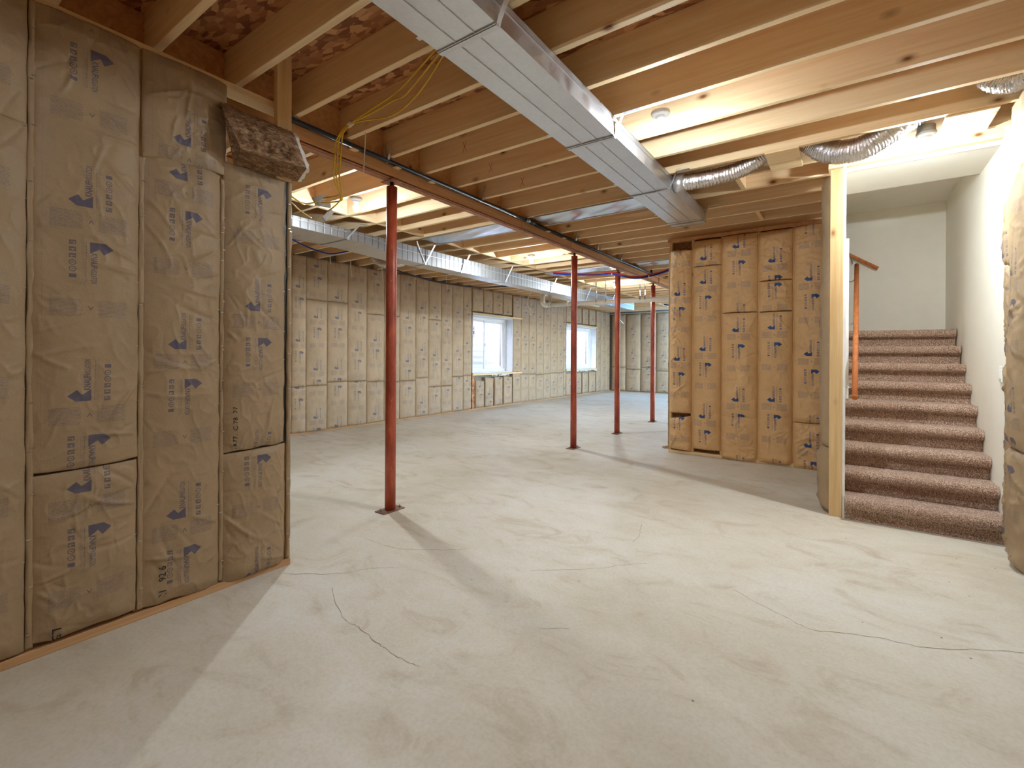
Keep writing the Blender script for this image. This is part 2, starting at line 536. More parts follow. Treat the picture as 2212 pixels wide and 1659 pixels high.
class MB:
    def __init__(self):
        self.v, self.f, self.sm = [], [], []
    def add(self, verts, faces, smooth=False):
        k = len(self.v)
        self.v.extend([tuple(p) for p in verts])
        self.f.extend([tuple(i + k for i in q) for q in faces])
        self.sm.extend([smooth] * len(faces))
        return self
    def box(self, x0, x1, y0, y1, z0, z1, mtx=None):
        p = [Vector((x, y, z)) for x in (x0, x1) for y in (y0, y1) for z in (z0, z1)]
        if mtx is not None:
            p = [mtx @ q for q in p]
        return self.add(p, [(0, 1, 3, 2), (4, 6, 7, 5), (0, 4, 5, 1), (2, 3, 7, 6), (0, 2, 6, 4), (1, 5, 7, 3)])
    def cham(self, x0, x1, y0, y1, z0, z1, c=0.003):
        # box with its long edges eased
        bm = bmesh.new()
        bmesh.ops.create_cube(bm, size=1)
        for q in bm.verts:
            q.co = Vector((x0 if q.co.x < 0 else x1, y0 if q.co.y < 0 else y1, z0 if q.co.z < 0 else z1))
        bmesh.ops.bevel(bm, geom=bm.edges[:], offset=c, segments=1, affect='EDGES')
        self.bm(bm)
        return self
    def bm(self, bm, smooth=False):
        bm.verts.ensure_lookup_table()
        bm.verts.index_update()
        self.add([q.co[:] for q in bm.verts], [[q.index for q in f.verts] for f in bm.faces], smooth)
        bm.free()
    def tube(self, pts, r, n=10, caps=True, rf=None, samples=None):
        P = [Vector(p) for p in pts]
        if samples:
            P = spline(P, samples)
        N = len(P)
        T = [(P[min(i + 1, N - 1)] - P[max(i - 1, 0)]).normalized() for i in range(N)]
        up = Vector((0, 0, 1)) if abs(T[0].z) < 0.9 else Vector((1, 0, 0))
        u = (up - T[0] * up.dot(T[0])).normalized()
        V, F = [], []
        for i in range(N):
            u = (u - T[i] * u.dot(T[i])).normalized()
            w = T[i].cross(u)
            for k in range(n):
                a = 2 * PI * k / n
                rr = r if rf is None else rf(i, k)
                V.append(P[i] + (u * math.cos(a) + w * math.sin(a)) * rr)
        for i in range(N - 1):
            for k in range(n):
                F.append((i * n + k, i * n + (k + 1) % n, (i + 1) * n + (k + 1) % n, (i + 1) * n + k))
        self.add(V, F, True)
        if caps:
            b = len(self.v) - len(V)
            self.f.append(tuple(b + k for k in range(n))[::-1]); self.sm.append(False)
            self.f.append(tuple(b + (N - 1) * n + k for k in range(n))); self.sm.append(False)
        return self
    def cyl(self, p0, p1, r, n=16):
        return self.tube([p0, p1], r, n)
    def lathe(self, prof, c, n=24):
        V, F = [], []
        for r, z in prof:
            for k in range(n):
                a = 2 * PI * k / n
                V.append((c[0] + r * math.cos(a), c[1] + r * math.sin(a), c[2] + z))
        for i in range(len(prof) - 1):
            for k in range(n):
                F.append((i * n + k, i * n + (k + 1) % n, (i + 1) * n + (k + 1) % n, (i + 1) * n + k))
        return self.add(V, F, True)
    def strip(self, pts, wdir, width, thick):
        # bent flat bar along pts
        P = [Vector(p) for p in pts]
        W = Vector(wdir).normalized() * width / 2
        V, F = [], []
        for i, p in enumerate(P):
            t = (P[min(i + 1, len(P) - 1)] - P[max(i - 1, 0)]).normalized()
            nn = t.cross(W).normalized() * thick / 2
            V += [p - W - nn, p + W - nn, p + W + nn, p - W + nn]
        for i in range(len(P) - 1):
            for k in range(4):
                F.append((i * 4 + k, i * 4 + (k + 1) % 4, i * 4 + 4 + (k + 1) % 4, i * 4 + 4 + k))
        F += [(3, 2, 1, 0), tuple(len(V) - 4 + k for k in range(4))]
        return self.add(V, F)
    def build(self, name, mat, parent=None, uv=None, fix=True):
        v = np.array(self.v, float)
        lo, hi = v.min(0), v.max(0)
        org = np.array([(lo[0] + hi[0]) / 2, (lo[1] + hi[1]) / 2, lo[2]])
        me = bpy.data.meshes.new(name)
        me.from_pydata((v - org).tolist(), [], self.f)
        me.polygons.foreach_set('use_smooth', self.sm)
        if fix:
            bm = bmesh.new(); bm.from_mesh(me)
            bmesh.ops.recalc_face_normals(bm, faces=bm.faces[:])
            bm.to_mesh(me); bm.free()
        me.materials.append(MAT[mat])
        me.update()
        return link(name, me, Vector(org), parent)

def link(name, me, org, parent=None):
    o = bpy.data.objects.new(name, me)
    COL.objects.link(o)
    if parent is not None:
        o.parent = parent
        o.location = org - wloc(parent)
    else:
        o.location = org
    WORLD[o.name] = Vector(org)
    return o

def spline(P, n):
    out = []
    Q = [P[0]] + P + [P[-1]]
    for i in range(len(P) - 1):
        a, b, c, d = Q[i], Q[i + 1], Q[i + 2], Q[i + 3]
        for k in range(n):
            t = k / n
            out.append(0.5 * ((2 * b) + (c - a) * t + (2 * a - 5 * b + 4 * c - d) * t * t + (3 * b - a - 3 * c + d) * t ** 3))
    out.append(P[-1])
    return out

def empty(name, loc):
    return link(name, None, Vector(loc))

def thing(o, label, cat, group=None):
    o['label'] = label
    o['category'] = cat
    if group:
        o['group'] = group
    return o

def structure(o):
    o['kind'] = 'structure'
    return o

def copy_tree(o, parent=None, loc=None):
    c = o.copy()
    COL.objects.link(c)
    if parent is not None:
        c.parent = parent
    if loc is not None:
        c.location = loc
    WORLD[c.name] = Vector(c.location) + (wloc(parent) if parent else Vector((0, 0, 0)))
    for ch in list(o.children):
        copy_tree(ch, c)
    return c

# smooth value noise on arrays
def vnoise(x, y, seed):
    xi, yi = np.floor(x).astype(np.int64), np.floor(y).astype(np.int64)
    fx, fy = x - xi, y - yi
    fx = fx * fx * (3 - 2 * fx); fy = fy * fy * (3 - 2 * fy)
    def h(a, b):
        n = (a * 374761393 + b * 668265263 + seed * 1274126177) & 0x7fffffff
        n = ((n ^ (n >> 13)) * 1274126177) & 0x7fffffff
        n = n ^ (n >> 16)
        return (n & 0xffff) / 32767.5 - 1.0
    return (h(xi, yi) * (1 - fx) + h(xi + 1, yi) * fx) * (1 - fy) + (h(xi, yi + 1) * (1 - fx) + h(xi + 1, yi + 1) * fx) * fy

# ------------------------------------------------------------------ insulation batts
STAPLES = {}
def batt(wall, O, right, nrm, w, z0, z1, bulge=0.02, res=0.012, folds=26, amp=0.005, voff=None, top=(0, 0), bot=(0, 0), curve=0.0, mat='kraft', seed=0, depth=0.085, name='insulation_batt', lowpuff=0.0, loose=0.0, stitch=True, crisp=0):
    """one paper-faced batt; x runs to the viewer's right, z up, y towards the viewer"""
    rs = np.random.RandomState(seed)
    nx = max(6, int(w / res)); nz = max(8, int((z1 - z0) / (res * 1.5)))
    s = np.linspace(0, 1, nx + 1)
    q = np.linspace(0, 1, nz + 1)
    S, Q = np.meshgrid(s, q)
    zb = z0 + bot[0] * (1 - s) + bot[1] * s + 0.006 * vnoise(s * 5, s * 0 + 3, seed + 1) * (1 if bot != (0, 0) or lowpuff else 0)
    zt = z1 + top[0] * (1 - s) + top[1] * s + curve * 4 * s * (1 - s)
    Z = zb[None, :] + (zt - zb)[None, :] * Q
    ej = 0.0035 * vnoise(Z * 14, Z * 0 + 1.5, seed + 5)
    X = w * S + ej * np.where(S < 0.5, (1 - 2 * S), -(2 * S - 1))
    e = np.abs(2 * S - 1)
    prof = np.clip(1 - e ** 2.6, 0, 1) ** 0.7
    dt = np.minimum((Z - zb[None, :]), (zt[None, :] - Z))
    env = 1 - 0.5 * np.exp(-dt / 0.03)
    Y = bulge * prof * env * (1 + 0.25 * vnoise(Z * 2.2 + 7, S * 0.7, seed + 2))
    edge = np.exp(-np.minimum(S, 1 - S) * w / 0.016)
    Y += 0.006 * edge * np.clip(vnoise(Z * 16, S * 3, seed + 3), 0, 1)
    inner = 1 - np.exp(-np.minimum(S, 1 - S) * w / 0.02)
    # folds pulled from the stapled edges
    F = np.zeros_like(Y)
    for k in range(folds):
        if rs.rand() < 0.72:
            side = rs.randint(2)
            px, pz = (0.0 if side == 0 else w), z0 + rs.rand() * (z1 - z0)
            ang = rs.uniform(-1.1, 1.1)
            dx, dz = (1 if side == 0 else -1) * math.cos(ang), math.sin(ang)
        else:
            px, pz = rs.rand() * w, z0 + rs.rand() * (z1 - z0)
            a = rs.uniform(0, 2 * PI)
            dx, dz = math.cos(a), math.sin(a)
        L = rs.uniform(0.07, 0.34)
        t = (X - px) * dx + (Z - pz) * dz
        cc = -(X - px) * dz + (Z - pz) * dx
        cc = cc + 0.012 * np.sin(t * 16 + k)
        wd = 0.004 + 0.035 * np.clip(t, 0, 1) + 0.002
        m = np.clip(t / 0.03, 0, 1) * np.clip((L - t) / (0.5 * L), 0, 1)
        F += amp * rs.uniform(-0.9, 1.2) * m * np.exp(-(cc / wd) ** 2)
    for k in range(crisp):              # sharp paper creases, short and kinked
        px, pz = rs.rand() * w, z0 + rs.rand() * (z1 - z0)
        a = rs.uniform(0, 2 * PI)
        L = rs.uniform(0.04, 0.22)
        kink = rs.uniform(-0.8, 0.8)
        dx, dz = math.cos(a), math.sin(a)
        t = (X - px) * dx + (Z - pz) * dz
        cc = -(X - px) * dz + (Z - pz) * dx - kink * np.clip(t - L * 0.5, 0, None) + 0.003 * np.sin(t * 60 + k)
        m = np.clip(t / 0.02, 0, 1) * np.clip((L - t) / (0.4 * L), 0, 1)
        F += amp * rs.uniform(0.25, 0.6) * m * np.exp(-np.abs(cc) / 0.0055) * np.sign(rs.uniform(-0.4, 1))
    Y += F * inner * np.clip(dt / 0.02, 0.2, 1)
    Y += amp * 0.55 * vnoise(X * 11 + 3, Z * 8, seed + 8) * inner
    rid = 1 - np.abs(vnoise(X * 17 + Z * 6, Z * 15 - X * 5, seed + 9))
    Y += amp * 0.5 * (rid ** 4) * inner
    if lowpuff:
        Y += lowpuff * np.exp(-((Z - zb[None, :] - 0.05) / 0.05) ** 2) * (0.6 + 0.5 * vnoise(X * 9, Z * 22, seed + 11)) * inner
    if loose:
        Y += loose * np.clip(vnoise(X * 4 + 2, Z * 5, seed + 12), 0, 1) * inner
    O = np.array(O, float); R_ = np.array(right, float); N_ = np.array(nrm, float)
    P = O[None, None, :] + X[..., None] * R_ + Y[..., None] * N_ + Z[..., None] * np.array([0, 0, 1.0])
    V = P.reshape(-1, 3)
    nxx = nx + 1
    idx = np.arange((nz + 1) * nxx).reshape(nz + 1, nxx)
    F_ = np.stack([idx[:-1, :-1], idx[:-1, 1:], idx[1:, 1:], idx[1:, :-1]], -1).reshape(-1, 4)
    ring = list(idx[0, :]) + list(idx[1:, -1]) + list(idx[-1, -2::-1]) + list(idx[-2:0:-1, 0])
    # paper edge turned back a few millimetres, then the batt body behind it
    b0 = len(V)
    back = V[ring] - N_ * (depth + Y.reshape(-1)[ring][:, None])
    V = np.vstack([V, back])
    nr = len(ring)
    SK = [(ring[i], b0 + i, b0 + (i + 1) % nr, ring[(i + 1) % nr]) for i in range(nr)]
    faces = F_.tolist() + SK
    org = O + R_ * w / 2 + np.array([0, 0, z0])
    me = bpy.data.meshes.new(name)
    me.from_pydata((V - org).tolist(), [], faces)
    me.polygons.foreach_set('use_smooth', [True] * len(F_) + [False] * nr)
    if voff is None:
        voff = rs.rand() * CH
    uvl = me.uv_layers.new(name='UVMap')
    U = ((X - w / 2) / CW + 0.5).reshape(-1)
    W = ((Z - voff) / CH).reshape(-1)
    if not stitch:
        U = 0.01 + 0.08 * (U - U.min()) / max(1e-6, (U.max() - U.min()))
    U = np.concatenate([U, U[ring]]); W = np.concatenate([W, W[ring]])
    li = np.empty(len(me.loops), np.int32)
    me.loops.foreach_get('vertex_index', li)
    uv = np.stack([U[li], W[li]], 1).astype(np.float32)
    uvl.data.foreach_set('uv', uv.ravel())
    me.materials.append(MAT[mat])
    me.update()
    o = link(name, me, Vector(org), wall)
    st = STAPLES.setdefault(wall.name, (wall, []))
    zz = z0 + rs.uniform(0.04, 0.15)
    while zz < z1 - 0.03:
        for side in (0.008, w - 0.008):
            if rs.rand() < 0.6:
                st[1].append((O + R_ * side + N_ * 0.009 + np.array([0, 0, zz + rs.uniform(-.05, .05)]), R_, N_))
        zz += rs.uniform(0.16, 0.28)
    def surf(x, z):
        i = int(np.clip(x / w * nx, 0, nx)); j = int(np.clip((z - z0) / (z1 - z0) * nz, 0, nz))
        return Y[j, i]
    o_info = dict(o=o, surf=surf, O=O, R=R_, N=N_)
    return o_info

def build_staples():
    for wall, L in STAPLES.values():
        mb = MB()
        for p, R_, N_ in L:
            R3, N3, U3 = Vector(R_), Vector(N_), Vector((0, 0, 1))
            c = Vector(p)
            V = []
            for a in (-1, 1):
                for b in (-1, 1):
                    for d in (-1, 1):
                        V.append(c + R3 * 0.0062 * a + N3 * 0.0013 * b + U3 * 0.0013 * d)
            mb.add(V, [(0, 1, 3, 2), (4, 6, 7, 5), (0, 4, 5, 1), (2, 3, 7, 6), (0, 2, 6, 4), (1, 5, 7, 3)])
        s = mb.build('staple_row', 'staple', wall)
        s['kind'] = 'stuff'

def code_on(info, txt, x, z, L, Hh, mat='marker', turn=1):
    v, tr = text_tris(txt)
    q = (v - 0.5) * np.array([L, Hh])
    if turn == 1:
        q = np.stack([-q[:, 1], q[:, 0]], 1)
    elif turn == -1:
        q = np.stack([q[:, 1], -q[:, 0]], 1)
    V = []
    for a, b in q:
        y = info['surf'](x + a, z + b) + 0.0035
        V.append(info['O'] + info['R'] * (x + a) + info['N'] * y + np.array([0, 0, z + b]))
    o = MB().add(V, tr.tolist()).build('printed_code', mat, info['o'], fix=False)
    return o

# ================================================================== SETTING
ZJ = 2.90            # underside of the joists
ZS = 3.135           # underside of the subfloor
XB = -3.11           # line of the steel columns
# floor
fl = structure(MB().box(-7.6, 2.6, -1.8, 17.0, -0.12, 0.0).build('floor', 'concrete'))
def crack(pts, w):
    P = spline([Vector((x, y, 0)) for x, y in pts], 7)
    rg = random.Random(len(pts) + int(w * 1e5))
    V, F = [], []
    for i, p in enumerate(P):
        t = (P[min(i + 1, len(P) - 1)] - P[max(i - 1, 0)]).normalized()
        nn = Vector((-t.y, t.x, 0))
        j = rg.uniform(-0.006, 0.006)
        ww = w * rg.uniform(0.4, 1.3)
        V += [p + nn * (j + ww / 2) + Vector((0, 0, 0.0006)), p + nn * (j - ww / 2) + Vector((0, 0, 0.0006))]
        if i:
            F.append((2 * i - 2, 2 * i - 1, 2 * i + 1, 2 * i))
    MB().add(V, F).build('crack', 'crack', fl, fix=False)
crack([(-0.511, 2.878), (-0.335, 2.771), (-0.235, 2.721), (-0.127, 2.671), (-0.013, 2.729), (0.143, 2.778), (0.295, 2.807), (0.465, 2.913), (0.644, 3.013)], 0.0034)
crack([(-2.34, 1.584), (-2.088, 1.459), (-1.953, 1.424), (-1.899, 1.429), (-1.753, 1.407), (-1.595, 1.385), (-1.45, 1.395)], 0.003)
crack([(-2.719, 1.51), (-2.457, 1.706), (-2.364, 1.857), (-2.231, 1.969)], 0.0026)
crack([(-2.776, 2.143), (-2.502, 2.151), (-2.365, 2.204), (-2.071, 2.408)], 0.0025)
crack([(-1.556, 2.403), (-1.211, 2.699), (-1.161, 2.774), (-1.018, 2.926)], 0.003)
crack([(-1.287, 3.567), (-1.22, 3.337), (-1.209, 3.188)], 0.0026)
crack([(-1.071, 2.006), (-1.198, 1.919)], 0.003)

# ceiling: subfloor sheets, with joists and blocking as its parts
cl = structure(MB().box(-7.6, 2.6, -1.8, 4.86, ZS, ZS + 0.02).box(-7.6, -1.3, 4.86, 17.0, ZS, ZS + 0.02).box(-1.3, -0.1, 7.42, 17.0, ZS, ZS + 0.02)
               .box(0.95, 2.6, 4.86, 7.42, ZS, ZS + 0.02).box(-1.3, -0.12, 4.86, 6.63, ZS, ZS + 0.02).build('ceiling', 'osb'))
JY = [2.155 + 0.405 * k for k in range(-9, 36)]
for y in JY:
    # right of the beam
    x1 = 2.5
    if 4.80 < y < 6.52:
        x1 = -0.13
    elif 6.52 < y < 7.40:
        x1 = -1.30
    elif y > 7.4:
        x1 = -0.12
    MB().cham(-3.16, x1, y, y + 0.04, ZJ + random.uniform(-0.003, 0.003), ZS, 0.002).build('joist', 'wood_x', cl)
    # left of the beam
    yl = y - 0.012
    MB().cham(-7.45, -3.165, yl, yl + 0.04, ZJ + random.uniform(-0.003, 0.003), ZS, 0.002).build('joist', 'wood_x', cl)
    # blocking over the beam and at mid span of the left bays
    MB().box(-3.145, -3.105, y + 0.042, y + 0.403, ZJ, ZS - 0.004).build('blocking', 'blocking', cl)
    MB().box(-4.735, -4.695, yl + 0.042, yl + 0.403, ZJ + 0.004, ZS - 0.012).build('blocking', 'wood_y', cl)
for k in (11, 14):
    y = JY[k + 4]
    MB().box(-0.83, -0.79, y + 0.042, y + 0.403, ZJ + 0.003, ZS - 0.01).build('blocking', 'wood_y', cl)
MB().cham(-3.16, -0.13, 6.556, 6.598, ZJ, ZS, 0.002).build('joist', 'wood_x', cl)
# stair header and its doubled trimmer
MB().cham(-0.13, 0.96, 4.80, 4.865, 2.885, ZS, 0.002).build('header', 'wood_x', cl)
MB().cham(-0.13, -0.09, 4.865, 6.45, ZJ, ZS, 0.002).build('trimmer', 'wood_y', cl)

# outer walls -----------------------------------------------------------------
XL = -7.20
W1 = (8.58, 10.22, 0.86, 2.26)
W2 = (13.15, 15.33, 0.86, 2.27)
lw = MB()
xa, xb = -7.62, -7.29
def wall_with_holes(mb, xa, xb, y0, y1, z1, holes):
    c = y0
    for (a, b, za, zb) in holes:
        mb.box(xa, xb, c, a, 0, z1)
        mb.box(xa, xb, a, b, 0, za)
        mb.box(xa, xb, a, b, zb, z1)
        c = b
    mb.box(xa, xb, c, y1, 0, z1)
wall_with_holes(lw, xa, xb, -1.8, 16.95, ZS, [W1, W2])
wl = structure(lw.build('wall_left', 'foundation'))
MB().cham(-7.285, -7.195, -1.7, 16.6, 0, 0.038).build('bottom_plate', 'plate_wood', wl)
MB().cham(-7.288, -7.255, -1.7, 16.6, 2.86, 2.898).build('top_plate', 'wood_y', wl)
WIN = {1: W1, 2: W2}
wbk = structure(MB().box(-7.6, -0.1, 16.68, 17.0, 0, ZS).build('wall_back', 'foundation'))
MB().cham(-7.2, -0.42, 16.58, 16.67, 0, 0.038).build('bottom_plate', 'plate_wood', wbk)
MB().cham(-7.2, -0.42, 16.60, 16.67, 2.83, 2.868).build('top_plate', 'wood_x', wbk)
# right side of the far room, with an added unseen window for daylight
W3 = (10.2, 16.2, 0.25, 2.7)
rw = MB()
wall_with_holes(rw, -0.4, -0.1, 7.40, 16.95, ZS, [W3])
wr = structure(rw.build('wall_right', 'drywall'))
structure(MB().box(-7.6, 1.3, -1.8, -1.6, 0, ZS).build('wall_front', 'kraft_plain'))
wst = structure(MB().box(1.02, 1.3, -1.6, 4.86, 0, ZS).build('wall_stairside', 'drywall'))

# far left wall batts ----------------------------------------------------------
yb = 1.35
seed = 100
R_, N_ = (0, 1, 0), (1, 0, 0)
edges = []
y = 16.56
ys = [1.36, 1.76, 2.16, 2.56, 2.96, 3.36, 3.76, 4.13, 4.38, 4.765, 5.17, 5.575, 5.98, 6.36, 6.785, 7.15, 7.53, 7.885, 8.26, 8.55]
for a, b in zip(ys[:-1], ys[1:]):
    seed += 1
    rs = random.Random(seed)
    near = a > 3.9
    cut = 0.80 + rs.uniform(-0.04, 0.03)
    cut2 = rs.choice([0, 0, 2.05, 2.2])
    kw = dict(bulge=0.024, res=0.022 if near else 0.06, folds=22 if near else 4, amp=0.0075, depth=0.08)
    if a in (7.15, 7.53):
        cut = 0.62
    batt(wl, (XL, a + 0.001, 0), R_, N_, b - a - 0.002, 0.03, cut, seed=seed, lowpuff=0.012, bot=(rs.uniform(-.01, .01), rs.uniform(-.01, .01)), **kw, mat='kraft_far_lit')
    if cut2:
        batt(wl, (XL, a + 0.001, 0), R_, N_, b - a - 0.002, cut + 0.004, cut2, seed=seed + 500, **kw, mat='kraft_far_lit')
        batt(wl, (XL, a + 0.001, 0), R_, N_, b - a - 0.002, cut2 + 0.004, 2.89, seed=seed + 900, **kw, mat='kraft_far_lit')
    else:
        batt(wl, (XL, a + 0.001, 0), R_, N_, b - a - 0.002, cut + 0.004, 2.89, seed=seed + 500, **kw, mat='kraft_far_lit')
for a, b in zip([8.70, 9.07, 9.45, 9.83], [9.06, 9.43, 9.82, 10.24]):       # short batts under the first window, cut short and gaping
    seed += 1
    batt(wl, (XL, a + 0.01, 0), R_, N_, b - a - 0.035, 0.04, 0.69 + (0.06 if a > 9 else 0), seed=seed, bulge=0.022, res=0.025, folds=14, amp=0.006, top=(0.01, -0.015), lowpuff=0.01, mat='kraft_far_lit')
for a, b in zip([8.58, 9.0, 9.38, 9.80], [8.99, 9.37, 9.79, 10.2]):          # and over it
    seed += 1
    batt(wl, (XL, a, 0), R_, N_, b - a - 0.006, 2.34, 2.89, seed=seed, bulge=0.03, res=0.025, folds=16, amp=0.008, lowpuff=0.008, mat='kraft_far_lit')
ys = [10.25, 10.63, 11.02, 11.40, 11.80, 12.2, 12.6, 13.0, 13.14]
for a, b in zip(ys[:-1], ys[1:]):
    seed += 1
    c = random.Random(seed).uniform(0.7, 0.85)
    for (za, zb) in ((0.03, c), (c + 0.004, 2.89)):
        batt(wl, (XL, a + 0.001, 0), R_, N_, b - a - 0.002, za, zb, seed=seed + int(za * 99), bulge=0.02, res=0.03, folds=12, amp=0.006, lowpuff=0.012 if za < 0.1 else 0, mat='kraft_far_lit')
for a, b in zip([13.16, 13.7, 14.3, 14.8], [13.6, 14.22, 14.72, 15.3]):
    seed += 1
    batt(wl, (XL, a, 0), R_, N_, b - a, 0.04, 0.74, seed=seed, bulge=0.03, res=0.04, folds=10, amp=0.008, lowpuff=0.01, mat='kraft_far_lit')
    batt(wl, (XL, a, 0), R_, N_, b - a, 2.36, 2.89, seed=seed + 60, bulge=0.02, res=0.04, folds=6, mat='kraft_far_lit')
for a, b in zip([15.38, 15.76, 16.15], [15.75, 16.14, 16.52]):
    seed += 1
    batt(wl, (XL, a, 0), R_, N_, b - a, 0.03, 2.89, seed=seed, bulge=0.025, res=0.035, folds=14, mat='kraft_far_lit')
MB().box(-7.27, -7.19, 8.58, 8.665, 0.04, 0.80).build('osb_strip', 'osb', wl)
# back wall batts
x = -7.14
while x < -0.9:
    seed += 1
    c = random.Random(seed).uniform(0.75, 0.9)
    for (za, zb) in ((0.03, c), (c + 0.005, 2.82)):
        batt(wbk, (x, 16.57, 0), (1, 0, 0), (0, -1, 0), 0.55, za, zb, seed=seed + int(za * 99), bulge=0.07, res=0.035, folds=14, amp=0.007, lowpuff=0.01 if za < .1 else 0, mat='kraft_far_lit')
    x += 0.56

# windows ---------------------------------------------------------------------
def window(n, hole):
    a, b, za, zb = hole
    root = structure(empty('window_%d' % n, (-7.4, (a + b) / 2, za)))
    m = MB()                                   # lining of the opening
    m.box(-7.55, -7.185, a, a + 0.02, za, zb).box(-7.55, -7.185, b - 0.02, b, za, zb)
    m.box(-7.55, -7.185, a, b, za, za + 0.02).box(-7.55, -7.185, a, b, zb - 0.02, zb)
    m.build('window_buck', 'buck', root)
    fx0, fx1 = -7.50, -7.41
    i0, i1, j0, j1 = a + 0.02, b - 0.02, za + 0.02, zb - 0.02
    f = MB()
    t = 0.075
    f.cham(fx0, fx1, i0, i0 + t, j0, j1).cham(fx0, fx1, i1 - t, i1, j0, j1).cham(fx0, fx1, i0 + t, i1 - t, j0, j0 + t).cham(fx0, fx1, i0 + t, i1 - t, j1 - t, j1)
    f.cham(fx1, fx1 + 0.02, i0 + 0.01, i0 + 0.04, j0, j1).cham(fx1, fx1 + 0.02, i1 - 0.04, i1 - 0.01, j0, j1).cham(fx1, fx1 + 0.02, i0, i1, j0 + 0.01, j0 + 0.04).cham(fx1, fx1 + 0.02, i0, i1, j1 - 0.04, j1 - 0.01)
    f.build('frame', 'vinyl', root)
    mid = (i0 + i1) / 2 - 0.05
    for (s0, s1, xo, nm) in ((i0 + t, mid + 0.03, -7.475, 'fixed_sash'), (mid - 0.03, i1 - t, -7.445, 'sliding_sash')):
        s = MB()
        w = 0.035 if nm == 'fixed_sash' else 0.055
        k0, k1 = j0 + t, j1 - t
        s.cham(xo - 0.012, xo + 0.014, s0, s0 + w, k0, k1).cham(xo - 0.012, xo + 0.014, s1 - w, s1, k0, k1)
        s.cham(xo - 0.012, xo + 0.014, s0 + w, s1 - w, k0, k0 + w).cham(xo - 0.012, xo + 0.014, s0 + w, s1 - w, k1 - w, k1)
        so = s.build(nm, 'vinyl', root)
        MB().box(xo - 0.002, xo + 0.002, s0 + w * 0.9, s1 - w * 0.9, k0 + w * 0.9, k1 - w * 0.9).build('pane', 'glass', so)
        if nm == 'fixed_sash':
            sy, sz = s0 + w + 0.05, k1 - w - 0.40
            st = MB().box(xo + 0.003, xo + 0.0045, sy, sy + 0.24, sz, sz + 0.28).build('sticker', 'sticker', so)
            g = MB()
            for r in range(4):
                g.box(xo + 0.0046, xo + 0.0052, sy + 0.03, sy + 0.10 + 0.02 * (r % 2), sz + 0.04 + r * 0.06, sz + 0.055 + r * 0.06)
            g.box(xo + 0.0046, xo + 0.0052, sy + 0.14, sy + 0.22, sz + 0.09, sz + 0.16)
            g.box(xo + 0.0046, xo + 0.0052, sy + 0.14, sy + 0.20, sz + 0.20, sz + 0.24)
            so2 = g.build('sticker_print', 'sticker_ink', so)
        else:
            st = MB().box(xo + 0.003, xo + 0.0045, s0 + w + 0.02, s0 + w + 0.10, k0 + w + 0.03, k0 + w + 0.17).build('sticker', 'sticker', so)
    lk = MB().cham(-7.43, -7.40, mid - 0.015, mid + 0.015, (j0 + j1) / 2 - 0.04, (j0 + j1) / 2 + 0.04)
    lk.build('latch', 'vinyl', root)
    # rough boards over and under the opening
    MB().cham(-7.20, -7.165, a - 0.02, b + (0.42 if n == 1 else 0.02), zb + 0.005, zb + 0.045).build('head_board', 'wood_y', root)
    MB().cham(-7.20, -7.165, a - 0.01, b + (0.42 if n == 1 else 0.02), za - 0.045, za - 0.005).build('sill_board', 'wood_y', root)
    fm = MB()
    rg = random.Random(n)
    for k in range(26 if n == 1 else 40):
        bm = bmesh.new()
        yy = a + (b - a) * (rg.uniform(0.45, 0.95) if n == 1 else rg.uniform(0.2, 1.0))
        bmesh.ops.create_icosphere(bm, subdivisions=1, radius=rg.uniform(0.015, 0.035), matrix=Matrix.Translation((-7.185, yy, za - 0.05 + rg.uniform(-0.02, 0.02))))
        fm.bm(bm, True)
    o = fm.build('sealant_foam', 'foam', root); o['kind'] = 'stuff'
    # the well outside
    wl_ = MB()
    rr = (b - a) / 2 + 0.25
    yc = (a + b) / 2
    NA, NZ = 26, 70
    V, F = [], []
    for j in range(NZ + 1):
        z = za - 0.35 + (zb + 0.55 - za + 0.35) * j / NZ
        rib = 0.009 * math.sin(2 * PI * j / 5.0)
        for i in range(NA + 1):
            an = PI / 2 + PI * i / NA
            V.append((-7.66 + (0.95 + rib) * math.cos(an), yc + (rr + rib) * math.sin(an), z))
    for j in range(NZ):
        for i in range(NA):
            k = j * (NA + 1) + i
            F.append((k, k + 1, k + NA + 2, k + NA + 1))
    wl_.add(V, F, True)
    w_ = wl_.build('window_well', 'well', fix=False)
    thing(w_, ('white ribbed window well outside the nearer window' if n == 1 else 'white ribbed window well outside the farther window'), 'window well', 'window wells outside the left wall')
    MB().box(-8.7, -7.63, a - 0.3, b + 0.3, za - 0.40, za - 0.33).build('gravel_bed', 'gravel', w_)
    return root
window(1, W1)
window(2, W2)
w3 = structure(empty('window_3', (-0.3, 13.2, 0.25)))  # added out of view, sized to let daylight into the far room
f = MB()
a, b, za, zb = W3
for (p0, p1, q0, q1) in ((a, a + .06, za, zb), (b - .06, b, za, zb), (a, b, za, za + .06), (a, b, zb - .06, zb), ((a + b) / 2 - .03, (a + b) / 2 + .03, za, zb)):
    f.cham(-0.34, -0.26, p0, p1, q0, q1)
f.build('frame', 'vinyl', w3)
MB().box(-0.302, -0.298, a + .05, b - .05, za + .05, zb - .05).build('pane', 'glass', w3)

